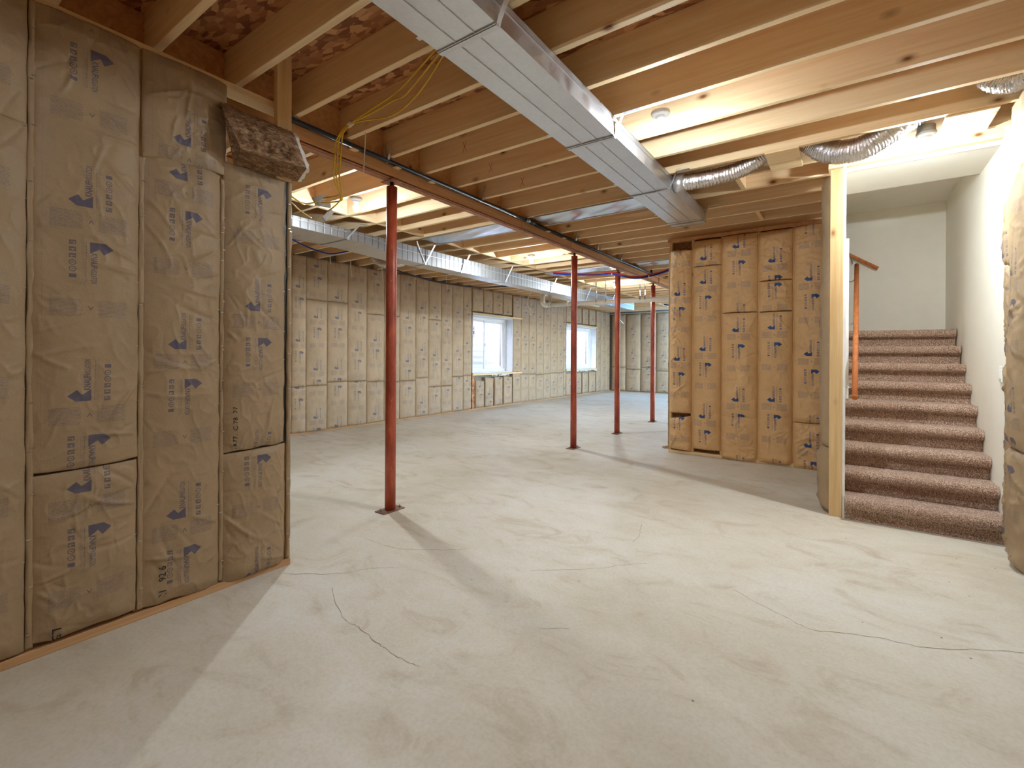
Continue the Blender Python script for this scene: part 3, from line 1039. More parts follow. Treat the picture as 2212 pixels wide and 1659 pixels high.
# near partition (left foreground) ------------------------------------------------
XN = -2.82
wn_ = structure(MB().cham(-2.955, -2.806, -1.6, 1.612, 0, 0.038).build('wall_near', 'plate_wood'))
MB().cham(-2.95, -2.84, -1.6, 1.612, 2.79, 2.83).build('top_plate', 'wood_y', wn_)
for y in (-1.58, -1.1, -0.7, -0.31, 0.067, 0.442, 0.827, 1.196, 1.574):
    MB().cham(-2.95, -2.832, y, y + 0.038, 0.038, 2.79).build('stud', 'wood_z', wn_)
R_, N_ = (0, 1, 0), (1, 0, 0)
hi = dict(res=0.0046, crisp=34, amp=0.0085)
K = dict(bulge=0.042, **hi)
batt(wn_, (XN, -0.30, 0), R_, N_, 0.375, 0.04, 2.79, seed=1, bulge=0.03, res=0.02)
batt(wn_, (XN, 0.085, 0), R_, N_, 0.366, 0.045, 2.31, seed=2, top=(-0.01, -0.05), folds=30, voff=2.62 - 0.65 - 0.06, lowpuff=0.006, **K)
batt(wn_, (XN, 0.085, 0), R_, N_, 0.366, 2.30, 2.79, seed=3, bot=(0.0, -0.04), folds=8, **K)
b1 = batt(wn_, (XN, 0.462, 0), R_, N_, 0.376, 0.79, 2.79, seed=4, bot=(-0.008, 0.004), folds=46, voff=2.045 - 0.65, **K)
b1l = batt(wn_, (XN, 0.468, 0), R_, N_, 0.366, 0.035, 0.782, seed=5, top=(-0.01, 0.004), bot=(0.03, 0.02), folds=24, voff=0.43 - 0.308, lowpuff=0.008, **K)
b2u = batt(wn_, (XN, 0.848, 0), R_, N_, 0.385, 2.27, 2.79, seed=6, bot=(0.0, 0.02), folds=14, voff=2.46 - 0.65, loose=0.012, **K)
b2 = batt(wn_, (XN - 0.004, 0.848, 0), R_, N_, 0.358, 0.055, 2.262, seed=7, top=(0.0, 0.018), curve=0.022, bot=(0.0, -0.02), folds=44, voff=1.94 - 0.308, lowpuff=0.012, **K)
b3 = batt(wn_, (XN, 1.216, 0), R_, N_, 0.354, 0.755, 2.36, seed=8, bot=(-0.006, 0.008), folds=40, voff=1.64 - 0.65, bulge=0.05, **hi)
b3l = batt(wn_, (XN, 1.216, 0), R_, N_, 0.360, 0.03, 0.748, seed=9, top=(-0.006, 0.008), folds=26, voff=0.62 - 0.308, lowpuff=0.006, bulge=0.045, **hi)
batt(wn_, (XN, 1.588, 0), R_, N_, 0.026, 0.04, 2.36, seed=10, bulge=0.008, res=0.006, folds=30, amp=0.006, stitch=False, name='paper_flange')
MB().box(-2.845, -2.8245, 1.566, 1.592, 0.75, 2.38).build('dark_gap_strip', 'black', wn_)  # shade of the gap beside the end stud, put in as a black strip
for kk, yy in enumerate((0.452, 0.836, 1.203)):
    batt(wn_, (XN + 0.004, yy, 0), R_, N_, 0.024, 0.05, 2.26 if kk > 0 else 2.79, seed=14 + kk, bulge=0.005, res=0.006, folds=40, amp=0.006, stitch=False, name='paper_flange', depth=0.012)
code_on(b3, '1R77.  C 78  77', 0.055, 0.888, 0.235, 0.020)
code_on(b2, '21   92 6', 0.085, 0.158, 0.155, 0.030)
code_on(b1l, 'L5', 0.075, 0.085, 0.05, 0.028, turn=-1)

# middle partition (faces the camera) ------------------------------------------------
YM = 6.50
wm = structure(MB().box(-1.97, -0.12, 6.575, 6.60, 0.0, 2.90).build('wall_middle', 'fiber'))
MB().cham(-1.97, -0.12, 6.485, 6.575, 0, 0.038).build('bottom_plate', 'wood_x', wm)
MB().cham(-1.985, -0.12, 6.475, 6.575, 2.835, 2.88).build('top_plate', 'beam_wood', wm)
for x in (-1.97, -1.68, -1.32, -0.90, -0.53, -0.16):
    MB().cham(x, x + 0.038, 6.502, 6.575, 0.038, 2.835).build('stud', 'wood_z', wm)
R_, N_ = (1, 0, 0), (0, -1, 0)
K = dict(bulge=0.072, res=0.0075, crisp=30, amp=0.013, mat='kraft_mid')
K['amp'] = 0.020
batt(wm, (-1.955, YM, 0), R_, N_, 0.285, 0.545, 2.70, seed=21, folds=70, loose=0.05, voff=2.2 - 0.65, top=(0.02, 0), **K)
batt(wm, (-1.955, YM, 0), R_, N_, 0.285, 0.045, 0.51, seed=22, folds=30, loose=0.05, bot=(0.02, 0), lowpuff=0.02, voff=0.1, top=(-0.05, 0), **K)
K['amp'] = 0.015
batt(wm, (-1.66, YM, 0), R_, N_, 0.352, 2.478, 2.81, seed=23, folds=14, voff=2.64 - 0.65, **K)
batt(wm, (-1.66, YM, 0), R_, N_, 0.352, 0.09, 2.470, seed=24, folds=36, voff=2.33 - 0.65, **K)
batt(wm, (-1.30, YM, 0), R_, N_, 0.412, 1.855, 2.825, seed=25, folds=24, voff=2.74 - 0.65, **K)
batt(wm, (-1.30, YM, 0), R_, N_, 0.412, 0.535, 1.847, seed=26, folds=26, voff=1.70 - 0.65, **K)
batt(wm, (-1.30, YM, 0), R_, N_, 0.412, 0.0, 0.55, seed=27, folds=30, voff=0.2, lowpuff=0.03, **K)
batt(wm, (-0.88, YM, 0), R_, N_, 0.363, 2.225, 2.82, seed=28, folds=18, voff=2.52 - 0.65, **K)
batt(wm, (-0.88, YM, 0), R_, N_, 0.363, 1.85, 2.215, seed=29, folds=14, voff=2.09 - 0.308, **K)
batt(wm, (-0.88, YM, 0), R_, N_, 0.363, 0.02, 1.84, seed=30, folds=40, voff=1.72 - 0.65, lowpuff=0.02, **K)
batt(wm, (-0.508, YM, 0), R_, N_, 0.37, 0.535, 2.83, seed=31, folds=34, voff=2.27 - 0.65, **K)
batt(wm, (-0.508, YM, 0), R_, N_, 0.37, 0.0, 0.53, seed=32, folds=24, voff=0.35 - 0.65 + CH, lowpuff=0.02, **K)
batt(wm, (-1.972, 6.57, 0), (0, -1, 0), (-1, 0, 0), 0.07, 0.05, 2.66, seed=33, folds=30, bulge=0.012, amp=0.009, res=0.012, stitch=False, name='paper_flange', depth=0.004)

# stair-side wall ------------------------------------------------------------------
ws_ = structure(MB().cham(-0.110, -0.022, 4.70, 6.40, 0.0, 0.04).build('wall_stair', 'wood_y'))
MB().cham(-0.112, -0.022, 4.68, 4.722, 0.0, 2.835).build('stud', 'wood_z', ws_)
for y in (5.1, 5.5, 5.9, 6.36):
    MB().cham(-0.110, -0.022, y, y + 0.038, 0.04, 2.80).build('stud', 'wood_z', ws_)
MB().cham(-0.110, -0.022, 4.722, 6.40, 2.80, 2.84).build('top_plate', 'wood_y', ws_)
MB().box(-0.021, -0.006, 4.685, 6.40, 0.0, 2.86).build('drywall_sheet', 'drywall', ws_)
MB().box(-0.022, -0.004, 4.6835, 4.6855, 0.17, 2.90).build('drywall_edge', 'drywall_edge', ws_)
y = 4.712
for k, wd in enumerate((0.40, 0.40, 0.40, 0.40)):
    zc = 0.55 if k == 0 else 0.9
    for (za, zb) in ((0.03, zc), (zc + 0.006, 2.80)):
        batt(ws_, (-0.114, y + wd, 0), (0, -1, 0), (-1, 0, 0), wd - 0.006, za, zb, seed=40 + k + int(za * 31), bulge=0.072, res=0.014, folds=26, amp=0.009, lowpuff=0.02 if za < .1 else 0, depth=0.004 if k == 0 else 0.05, voff=1.0)
    y += wd + 0.002

# stairwell: right wall, back wall, header soffit, ceiling ------------------------
sr = structure(MB().box(0.92, 0.94, 4.49, 6.16, 0, 3.10).box(0.928, 0.948, 6.16, 7.32, 0, 3.20).box(0.948, 1.02, 4.86, 7.4, 0, 3.6).build('wall_stairwell_right', 'drywall'))
MB().box(0.918, 0.942, 4.487, 4.49, 0.0, 2.95).build('drywall_edge', 'drywall_edge', sr)
structure(MB().box(-1.35, 0.96, 7.30, 7.42, 0, 4.3).build('wall_stairwell_back', 'drywall'))
sf = structure(MB().box(-0.02, 0.92, 4.865, 5.57, 2.858, 2.874).build('ceiling_soffit', 'drywall'))
MB().box(-0.02, 0.92, 4.858, 4.865, 2.852, 2.884).build('drywall_edge', 'drywall_edge', sf)
structure(MB().box(-0.12, 0.96, 5.57, 7.32, 3.095, 3.11).box(-0.12, 0.96, 5.56, 5.575, 2.858, 3.11).build('ceiling_landing', 'drywall'))
structure(MB().box(-1.35, -0.02, 6.602, 6.63, 1.2, 4.3).box(-1.37, -1.33, 6.602, 7.30, 1.2, 4.3).box(-1.37, -0.10, 6.602, 7.42, 4.28, 4.32).box(-0.13, -0.09, 6.602, 7.30, 3.11, 4.28).build('wall_upper_flight', 'drywall'))

# right foreground wall batts --------------------------------------------------------
wrn = structure(MB().cham(0.925, 1.015, -1.6, 4.46, 0, 0.038).build('wall_right_near', 'plate_wood'))
for y in [4.42 - 0.40 * k for k in range(15)]:
    MB().cham(0.932, 1.015, y, y + 0.038, 0.038, 2.95).build('stud', 'wood_z', wrn)
R_, N_ = (0, -1, 0), (-1, 0, 0)
for (ya, wa, za, zb, sd, tp, bt) in ((4.602, 0.148, 0.02, 0.60, 60, (0, 0.02), (0, 0)), (4.625, 0.170, 0.60, 1.27, 61, (0.02, -0.02), (0, 0.02)),
                                     (4.655, 0.200, 1.27, 1.93, 66, (0.03, -0.03), (0.02, -0.02)), (4.725, 0.270, 1.93, 2.42, 62, (-0.03, 0.05), (0.03, -0.03))):
    batt(wrn, (0.917, ya, 0), R_, N_, wa, za + 0.002, zb - 0.002, seed=sd, bulge=0.038, res=0.008, folds=26, amp=0.008, top=tp, bot=bt, depth=0.004, crisp=12)
batt(wrn, (0.905, 4.452, 0), R_, N_, 0.39, 0.0, 0.72, seed=63, bulge=0.06, res=0.01, folds=26, amp=0.010, lowpuff=0.03)
batt(wrn, (0.905, 4.452, 0), R_, N_, 0.39, 0.725, 2.95, seed=64, bulge=0.055, res=0.01, folds=40, amp=0.009, voff=0.4)
y = 4.05
for k in range(13):
    batt(wrn, (0.905, y, 0), R_, N_, 0.39, 0.02, 2.95, seed=65 + k, bulge=0.05, res=0.03, folds=8, amp=0.008)
    y -= 0.40

build_staples()

# ================================================================== THINGS
# steel beam with wood packing ------------------------------------------------------
bx0, bx1 = -3.155, -3.065
beam = empty('support_beam', (-3.11, 7.5, 2.746))
thing(beam, 'long red-brown steel beam with wood packing carried by the red columns', 'beam')
MB().cham(bx0, bx1, -1.6, 16.6, 2.752, 2.760).build('bottom_flange', 'beam_steel', beam)
MB().box(-3.115, -3.105, -1.6, 16.6, 2.760, 2.89).build('web', 'beam_steel', beam)
MB().cham(bx0 + 0.012, bx1 - 0.016, -1.6, 16.6, 2.746, 2.7525, 0.001).build('shim_strip', 'beam_steel', beam)
ends = [-1.6, 0.2, 2.92, 4.55, 5.75, 7.6, 9.45, 12.2, 14.6, 16.6]
for i, (a, b) in enumerate(zip(ends[:-1], ends[1:])):
    x1 = bx1 + (0.0 if i in (0, 1, 6, 7, 8) else -0.014)
    MB().cham(-3.104, x1, a + 0.002, b - 0.002, 2.770, 2.862).build('packing_board', 'beam_wood', beam)
    MB().cham(-3.152, -3.116, a + 0.002, b - 0.002, 2.770, 2.862).build('packing_board', 'beam_wood', beam)
MB().cham(-3.15, -3.072, -1.6, 16.6, 2.868, 2.895).build('top_plate', 'beam_wood', beam)

# columns ------------------------------------------------------------------------------
col = empty('steel_column', (XB, 2.655, 0))
o = (XB, 2.655)
MB().cham(o[0] - 0.06, o[0] + 0.06, o[1] - 0.11, o[1] + 0.11, 0, 0.008, 0.001).build('base_plate', 'rust_plate', col)
for s in (-1, 1):
    bm = bmesh.new()
    bmesh.ops.create_cone(bm, cap_ends=True, segments=6, radius1=0.010, radius2=0.010, depth=0.012, matrix=Matrix.Translation((o[0] + 0.02 * s, o[1] + 0.085 * s, 0.014)))
    q = MB(); q.bm(bm)
    q.cyl((o[0] + 0.02 * s, o[1] + 0.085 * s, 0.008), (o[0] + 0.02 * s, o[1] + 0.085 * s, 0.03), 0.005, 8)
    q.build('anchor_bolt', 'bolt', col)
sh = MB().tube([(o[0], o[1], z) for z in (0.008, 0.6, 1.3, 2.0, 2.698)], 0.044, 32)
sh.build('shaft', 'red_steel', col)
MB().tube([(o[0], o[1], 2.69), (o[0], o[1], 2.74)], 0.017, 16).build('screw_rod', 'iron', col)
MB().cham(o[0] - 0.075, o[0] + 0.075, o[1] - 0.055, o[1] + 0.055, 2.738, 2.746, 0.001).build('top_plate', 'beam_steel', col)
q = MB().cyl((o[0] + 0.036, o[1] - 0.03, 1.905), (o[0] + 0.05, o[1] - 0.042, 1.905), 0.007, 10)
q.build('pin', 'bolt', col)
labels = ['nearest red steel column, large in front of the yellow cables', 'red steel column left of the farther window, second from the camera',
          'red steel column in front of the corner of left and back walls', 'farthest red steel column beside the edge of the middle partition']
thing(col, labels[0], 'column', 'red columns under the beam')
for i, y in enumerate((5.95, 7.50, 9.28)):
    c = copy_tree(col, None, Vector((XB - 0.02, y, 0)))
    thing(c, labels[i + 1], 'column', 'red columns under the beam')

# gas pipe ----------------------------------------------------------------------------
gp = empty('gas_pipe', (-3.0, 5, 2.86))
thing(gp, 'long black iron gas pipe running along the top of the beam', 'pipe')
GX, GZ = -3.036, 2.869
for a, b in ((-1.6, 4.60), (4.72, 8.9)):
    MB().cyl((GX, a, GZ - 0.001 * a), (GX, b, GZ + 0.001 * 0), 0.018, 16).build('pipe_length', 'iron', gp)
q = MB().cyl((GX, 4.56, GZ), (GX, 4.64, GZ), 0.026, 16)
q.build('coupling', 'bolt', gp)
MB().cyl((GX, 4.62, GZ), (GX, 4.74, GZ), 0.025, 16).build('tee', 'iron', gp)
MB().cyl((GX, 8.86, GZ), (GX, 8.93, GZ), 0.026, 16).cyl((GX, 8.9, GZ - 0.01), (GX, 8.9, GZ + 0.25), 0.018, 12).build('elbow', 'iron', gp)
for y in (2.56, 3.77, 5.80, 6.50, 7.4):
    q = MB()
    q.strip([(GX - 0.022, y - 0.02, GZ + 0.13), (GX - 0.022, y - 0.02, GZ + 0.01), (GX, y - 0.02, GZ - 0.021), (GX + 0.022, y - 0.02, GZ + 0.01), (GX + 0.05, y - 0.02, GZ + 0.15)], (0, 1, 0), 0.02, 0.0015)
    q.build('pipe_strap', 'strap', gp)
for y in (2.2, 2.62, 3.02, 5.05, 5.45):
    MB().cham(-3.062, -3.02, y, y + 0.06, 2.840, 2.849, 0.001).build('shim_block', 'wood_x', gp)

# main duct ----------------------------------------------------------------------------
d1 = empty('main_duct', (-1.42, 3, 2.75))
thing(d1, 'wide shiny galvanised supply duct crossing the right ceiling toward the camera', 'duct')
DX0, DX1, DZ0, DZ1 = -1.60, -1.255, 2.75, 2.893
cuts = [-1.5, 0.3, 1.65, 2.93, 4.13, 5.22, 5.42]
for i, (a, b) in enumerate(zip(cuts[:-1], cuts[1:])):
    # bottom sheet gently pillowed between its creases
    V, F = [], []
    nx, ny = 24, max(4, int((b - a) / 0.014))
    for j in range(ny + 1):
        for k in range(nx + 1):
            s, t = k / nx, j / ny
            x = DX0 + (DX1 - DX0) * s
            yy = a + (b - a) * t
            p3 = (s * 3) % 1.0
            dz = 0.0018 * math.sin(PI * p3) * math.sin(PI * t) + 0.0007 * math.sin(yy * 58 + 1.1 * math.sin(s * 6)) * math.sin(PI * s)
            V.append((x, yy, DZ0 - dz * (1 if 0 < k < nx else 0)))
    for j in range(ny):
        for k in range(nx):
            q = j * (nx + 1) + k
            F.append((q, q + 1, q + nx + 2, q + nx + 1))
    m = MB().add(V, F, True)
    m.build('bottom_sheet', 'galv_y', d1, fix=False)
    m = MB()
    m.box(DX1 - 0.002, DX1, a, b, DZ0, DZ0 + 0.09)
    m.box(DX1 - 0.012, DX1 - 0.010, a, b, DZ0 + 0.09, DZ1)
    m.box(DX0, DX0 + 0.002, a, b, DZ0, DZ1)
    m.box(DX0, DX1 - 0.01, a, b, DZ1 - 0.002, DZ1)
    m.build('side_sheet', 'galv_y', d1)
    MB().box(DX1 - 0.012, DX1 + 0.004, a, b, DZ0 + 0.088, DZ0 + 0.096).build('lock_seam', 'strap', d1)
    for s in (1 / 3, 2 / 3):
        x = DX0 + (DX1 - DX0) * s
        MB().box(x - 0.002, x + 0.002, a, b, DZ0 - 0.004, DZ0 + 0.001).build('crease', 'strap', d1)
    MB().box(DX0 - 0.003, DX1 + 0.003, b - 0.012, b + 0.012, DZ0 - 0.006, DZ0 + 0.002).build('drive_slip', 'strap', d1)
MB().box(DX0, DX1, 5.415, 5.425, DZ0, DZ1).build('end_cap', 'galv_x', d1)
for y, ja in ((2.945, 2.965), (4.14, 4.18), (5.30, 5.395), (1.66, 1.75)):
    pts = [(DX1 + 0.16, y + 0.02, 2.897), (DX1 + 0.05, y + 0.02, 2.896), (DX1 + 0.012, y, DZ0 + 0.03), (DX1, y, DZ0 - 0.008), (DX0, y, DZ0 - 0.008), (DX0 - 0.012, y, DZ0 + 0.03), (DX0 - 0.04, y + 0.02, 2.896), (DX0 - 0.18, y + 0.02, 2.897)]
    MB().strip(pts, (0, 1, 0), 0.028, 0.0018).build('hanger_strap', 'strap', d1)

# second duct ---------------------------------------------------------------------------
d2 = empty('return_duct', (-5.1, 8, 2.6))
thing(d2, 'long foil-sided duct running under the left joists above the two windows', 'duct')
def sect(y, x0, x1, z0, z1):
    return [(x0, y, z0), (x1, y, z0), (x1, y, z1), (x0, y, z1)]
S = [sect(0.5, -5.5, -4.95, 2.70, 2.82), sect(3.85, -5.5, -4.95, 2.70, 2.82), sect(4.35, -5.22, -4.95, 2.60, 2.82)]
yy = 4.35
while yy < 12.0:
    yy += 1.45
    S.append(sect(yy, -5.22, -4.95, 2.60, 2.82))
for i in range(len(S) - 1):
    A, B = S[i], S[i + 1]
    def quad(k0, k1, nm, mt, inset=0.0):
        n = max(2, int((B[0][1] - A[0][1]) / 0.08))
        V, F = [], []
        for j in range(n + 1):
            t = j / n
            for q in range(5):
                s = q / 4
                p = [(A[k0][c] * (1 - s) + A[k1][c] * s) * (1 - t) + (B[k0][c] * (1 - s) + B[k1][c] * s) * t for c in range(3)]
                pil = 0.0012 * math.sin(PI * s)
                if nm == 'side_sheet':
                    p[0] += pil * math.sin(j * 2.2)
                else:
                    p[2] += pil * math.sin(j * 1.7)
                V.append(p)
        for j in range(n):
            for q in range(4):
                F.append((j * 5 + q, j * 5 + q + 1, j * 5 + q + 6, j * 5 + q + 5))
        MB().add(V, F, True).build(nm, mt, d2, fix=False)
    quad(0, 1, 'bottom_sheet', 'galv_y')
    quad(1, 2, 'side_sheet', 'wrap')
    quad(2, 3, 'top_sheet', 'galv_y')
    quad(3, 0, 'back_sheet', 'galv_y')
    zc = (A[1][2] + A[2][2]) / 2 + 0.02
    MB().add([(-4.948, A[1][1], (A[1][2] + A[2][2]) / 2 + .02), (-4.940, A[1][1], (A[1][2] + A[2][2]) / 2 + .02), (-4.940, B[1][1], (B[1][2] + B[2][2]) / 2 + .02), (-4.948, B[1][1], (B[1][2] + B[2][2]) / 2 + .02),
              (-4.948, A[1][1], (A[1][2] + A[2][2]) / 2 + .028), (-4.940, A[1][1], (A[1][2] + A[2][2]) / 2 + .028), (-4.940, B[1][1], (B[1][2] + B[2][2]) / 2 + .028), (-4.948, B[1][1], (B[1][2] + B[2][2]) / 2 + .028)],
             [(0, 1, 2, 3), (4, 7, 6, 5), (1, 5, 6, 2), (0, 4, 5, 1), (3, 2, 6, 7)]).build('lock_seam', 'strap', d2)
for y in (3.55, 4.85, 5.63, 6.81, 8.39, 10.0, 11.4):
    zb = 2.70 if y < 3.9 else 2.60
    xl = -5.5 if y < 3.9 else -5.22
    MB().strip([(-4.80, y + 0.16, 2.897), (-4.88, y + 0.12, 2.892), (-4.943, y, zb + 0.02), (-4.945, y, zb - 0.006), (xl, y, zb - 0.006), (xl - 0.01, y, zb + 0.1), (xl - 0.01, y + 0.1, 2.896)], (0, 1, 0), 0.028, 0.0018).build('hanger_strap', 'strap', d2)
MB().strip([(-4.945, 4.85, 2.6), (-4.943, 4.72, 2.80), (-4.93, 4.66, 2.896)], (1, 0, 0), 0.004, 0.02).build('hanger_strap', 'strap', d2)

# sheet metal panels closing joist bays ---------------------------------------------------
def panel(x0, x1, y0, y1, label):
    V, F = [], []
    n, m = int((x1 - x0) / 0.04), 8
    rg = np.random.RandomState(int(abs(x0) * 100))
    for i in range(n + 1):
        for j in range(m + 1):
            x = x0 + (x1 - x0) * i / n
            y = y0 + (y1 - y0) * j / m
            e = math.sin(PI * j / m)
            V.append((x, y, 2.893 - 0.012 * e * (0.5 + 0.5 * math.sin(x * 9 + j)) + 0.0012 * rg.uniform(-1, 1) * e))
    for i in range(n):
        for j in range(m):
            q = i * (m + 1) + j
            F.append((q, q + m + 1, q + m + 2, q + 1))
    root = empty('joist_bay_panel', ((x0 + x1) / 2, (y0 + y1) / 2, 2.88))
    MB().add(V, F, True).build('sheet', 'galv_x', root, fix=False)
    q = MB()
    for yy in (y0 + 0.005, y1 - 0.012):
        q.box(x0, x1, yy, yy + 0.010, 2.888, 2.897)
    q.build('nailing_flange', 'strap', root)
    thing(root, label, 'duct panel', 'sheet metal panels under joist bays')
panel(-2.97, -1.66, 4.60, 4.985, 'shiny sheet metal panel under a joist bay, between beam and wide duct')
panel(-4.78, -3.20, 4.60, 4.985, 'shiny crumpled sheet metal panel just left of the beam, nearer of two')
panel(-4.78, -3.22, 7.84, 8.23, 'shiny sheet metal panel left of the beam behind the second column')
panel(-2.97, -1.90, 7.86, 8.24, 'small shiny sheet metal panel right of the beam by the partition corner')

# flexible foil ducts -----------------------------------------------------------------------
def flex(pts, r, label, seed):
    P = spline([Vector(p) for p in pts], 34)
    rs = np.random.RandomState(seed)
    n = 28
    N = len(P)
    cr = rs.uniform(-1, 1, (N // 2 + 2, n))
    def rf(i, k):
        rib = abs(math.sin(i * PI / 5.0 + 0.5 * math.sin(k * 0.9)))
        return r * (0.93 + 0.09 * rib) + 0.0035 * cr[i // 2][k]
    o = empty('flexible_duct', P[N // 2] - Vector((0, 0, r)))
    m = MB().tube(P, r, n, rf=rf, caps=True)
    m.build('foil_sleeve', 'foil', o, fix=False)
    thing(o, label, 'flexible duct', 'foil flexible ducts on the right ceiling')
    return o
fa = flex([(-1.235, 4.275, 2.83), (-1.12, 4.285, 2.828), (-0.95, 4.31, 2.835), (-0.79, 4.35, 2.86), (-0.67, 4.37, 2.90), (-0.57, 4.38, 2.965)], 0.068, 'foil flexible duct joined to the side of the wide duct', 1)
MB().tube([(-1.253, 4.275, 2.83), (-1.17, 4.28, 2.829)], 0.076, 28).build('collar', 'galv_y', fa)
flex([(-0.27, 4.38, 3.03), (-0.205, 4.38, 2.955), (-0.13, 4.37, 2.885), (-0.02, 4.35, 2.845), (0.10, 4.345, 2.85), (0.21, 4.35, 2.905), (0.33, 4.36, 2.975), (0.42, 4.37, 3.035)], 0.085, 'larger foil flexible duct sagging below the joists by the stair lamp', 2)
flex([(0.70, 4.06, 3.02), (0.76, 4.02, 2.955), (0.82, 3.99, 2.935), (0.88, 3.96, 2.96)], 0.06, 'short end of foil flexible duct above the right foreground insulation', 5)
# left one behind the first column
fl3 = flex([(-5.95, 4.70, 2.86), (-5.88, 4.74, 2.74), (-5.72, 4.80, 2.68), (-5.55, 4.92, 2.70), (-5.45, 5.0, 2.78)], 0.06, 'pale flexible duct hanging under the left joists behind the first column', 3)

# plywood patches between joists by the stair
def patch(x0, x1, y0, y1, z, label):
    o = MB().cham(x0, x1, y0, y1, z, z + 0.012, 0.001).build('plywood_patch', 'wood_x')
    thing(o, label, 'board', 'plywood patches under the right joists')
patch(-0.53, -0.30, 4.17, 4.60, 2.884, 'plywood patch between the two foil flexible ducts')
patch(0.53, 0.79, 4.21, 4.60, 2.884, 'plywood patch under the joists right of the stair lamp')

# lamps ------------------------------------------------------------------------------------
def lamp_tree(x, y, label, base=False, bm='bulb'):
    o = empty('ceiling_lamp', (x, y, 2.78))
    zt = 2.90
    if base:
        q = MB().lathe([(0.0, 0.005), (0.050, 0.005), (0.052, 0.0), (0.052, -0.055), (0.0, -0.055)], (x, y, zt + 0.04), 24)
        q.build('junction_box', 'grey_plastic', o)
    z0 = zt - 0.012
    h = MB().lathe([(0.0, 0.012), (0.058, 0.010), (0.060, 0.0), (0.056, -0.010), (0.036, -0.016), (0.030, -0.022), (0.026, -0.038), (0.0, -0.038)], (x, y, z0), 28)
    ho = h.build('lampholder', 'white_plastic', o)
    r = 0.030
    b_ = MB().lathe([(0.012, -0.034), (0.014, -0.045), (0.022, -0.060), (0.029, -0.074), (0.0312, -0.084), (0.0305, -0.092), (0.0292, -0.098)], (x, y, z0), 20).build('bulb_globe', 'bulb_glow', ho)
    MB().lathe([(0.0291, -0.098), (0.0262, -0.106), (0.020, -0.1145), (0.0125, -0.120), (0.006, -0.1225), (0.0005, -0.123)], (x, y, z0), 16).build('bulb', bm, ho)
    thing(o, label, 'lamp', 'bare bulb lamps on the joists')
    return o
L1 = lamp_tree(-1.0, 3.09, 'lit bare bulb lamp right of the wide supply duct')
lamp_tree(0.458, 4.44, 'lit bare bulb lamp with grey box in front of the stair header', True, 'bulb_bright')
lamp_tree(-4.09, 3.03, 'lit bare bulb lamp left of the nearest column')
lamp_tree(-4.09, 6.32, 'lit bare bulb lamp between the long duct and the second column')
lamp_tree(-4.09, 9.66, 'lit bare bulb lamp behind the third column, far away')

lamp_tree(-1.0, -0.75, 'added unseen fill lamp behind the camera over the near floor', False, 'bulb_fill')  # added fill light out of view, evens out the near room
lamp_tree(-3.6, 15.35, 'added unseen bluish lamp behind the middle partition, standing in for daylight', False, 'bulb_daylight_fill')  # added out of view, its blue light replaces daylight on the back wall

# drain pipe ------------------------------------------------------------------------------
dp = empty('drain_pipe', (-4.2, 9, 2.4))
thing(dp, 'white plastic drain pipe crossing the room behind the second column', 'pipe')
r = 0.048
MB().tube([(-5.30, 6.25, 2.85), (-5.36, 7.2, 2.80), (-5.52, 9.0, 2.695)], 0.036, 16).build('pipe_run', 'pvc', dp)
MB().tube([(-5.52, 9.05, 2.695), (-5.45, 10.0, 2.66), (-5.33, 11.5, 2.63)], 0.052, 16).build('pipe_run', 'pvc', dp)
MB().tube([(-5.52, 8.94, 2.695), (-5.52, 9.14, 2.695)], 0.06, 18).build('tee', 'pvc', dp)
el = [(-5.52, 9.0, 2.69), (-5.52, 9.0, 2.53), (-5.51, 9.0, 2.47), (-5.47, 9.0, 2.425), (-5.41, 9.0, 2.41), (-5.34, 9.0, 2.41)]
MB().tube(el, 0.053, 18, samples=4).build('elbow', 'pvc', dp)
MB().tube([(-5.36, 9.0, 2.41), (-1.5, 9.0, 2.375)], r, 20).build('pipe_run', 'pvc', dp)
for x in (-5.33, -4.9, -3.75):
    MB().tube([(x, 9, 2.41), (x + 0.03, 9, 2.41)], 0.054, 18).build('coupling_ring', 'pvc', dp)
for x, zt in ((-5.36, 2.89), (-5.31, 2.89), (-4.23, 2.89), (-4.02, 2.89), (-3.30, 2.89), (-3.2, 2.89)):
    MB().strip([(x, 9.0, zt), (x + 0.01, 8.995, 2.48), (x + 0.02, 8.94, 2.40), (x + 0.02, 8.99, 2.345), (x + 0.02, 9.06, 2.40), (x + 0.02, 9.01, 2.48)], (1, 0, 0), 0.022, 0.002).build('hanger_strap', 'strap', dp)

# tubing and cables -------------------------------------------------------------------------
def cable(pts, r, mat, name, label, cat='cable', group=None, n=8, samples=8):
    o = MB().tube(pts, r, n, samples=samples).build(name, mat)
    return thing(o, label, cat, group)
t = empty('water_tubing', (-2.9, 7.4, 2.6))
base = [(-4.4, 7.55, 2.80), (-3.7, 7.5, 2.70), (-3.4, 7.459, 2.674), (-3.2, 7.423, 2.666), (-2.95, 7.33, 2.585), (-2.8, 7.45, 2.562), (-2.66, 7.65, 2.604), (-2.4, 7.8, 2.689), (-2.0, 7.8, 2.83)]
for k, (mt, dz, dy) in enumerate((('blue_pex', 0, 0), ('blue_pex', 0.022, 0.012), ('red_pex', 0.03, -0.02))):
    MB().tube([(x, y + dy, z + dz * (1 if k < 2 else 0.8)) for x, y, z in base], 0.0105, 8, samples=8).build('blue_tube' if k < 2 else 'red_tube', mt, t)
for i in (3, 6):
    MB().tube([base[i], (base[i][0] + 0.015, base[i][1], base[i][2])], 0.028, 10).build('cable_tie', 'white_cable', t)
thing(t, 'bundle of blue and red water tubes sagging under the beam', 'tubing')
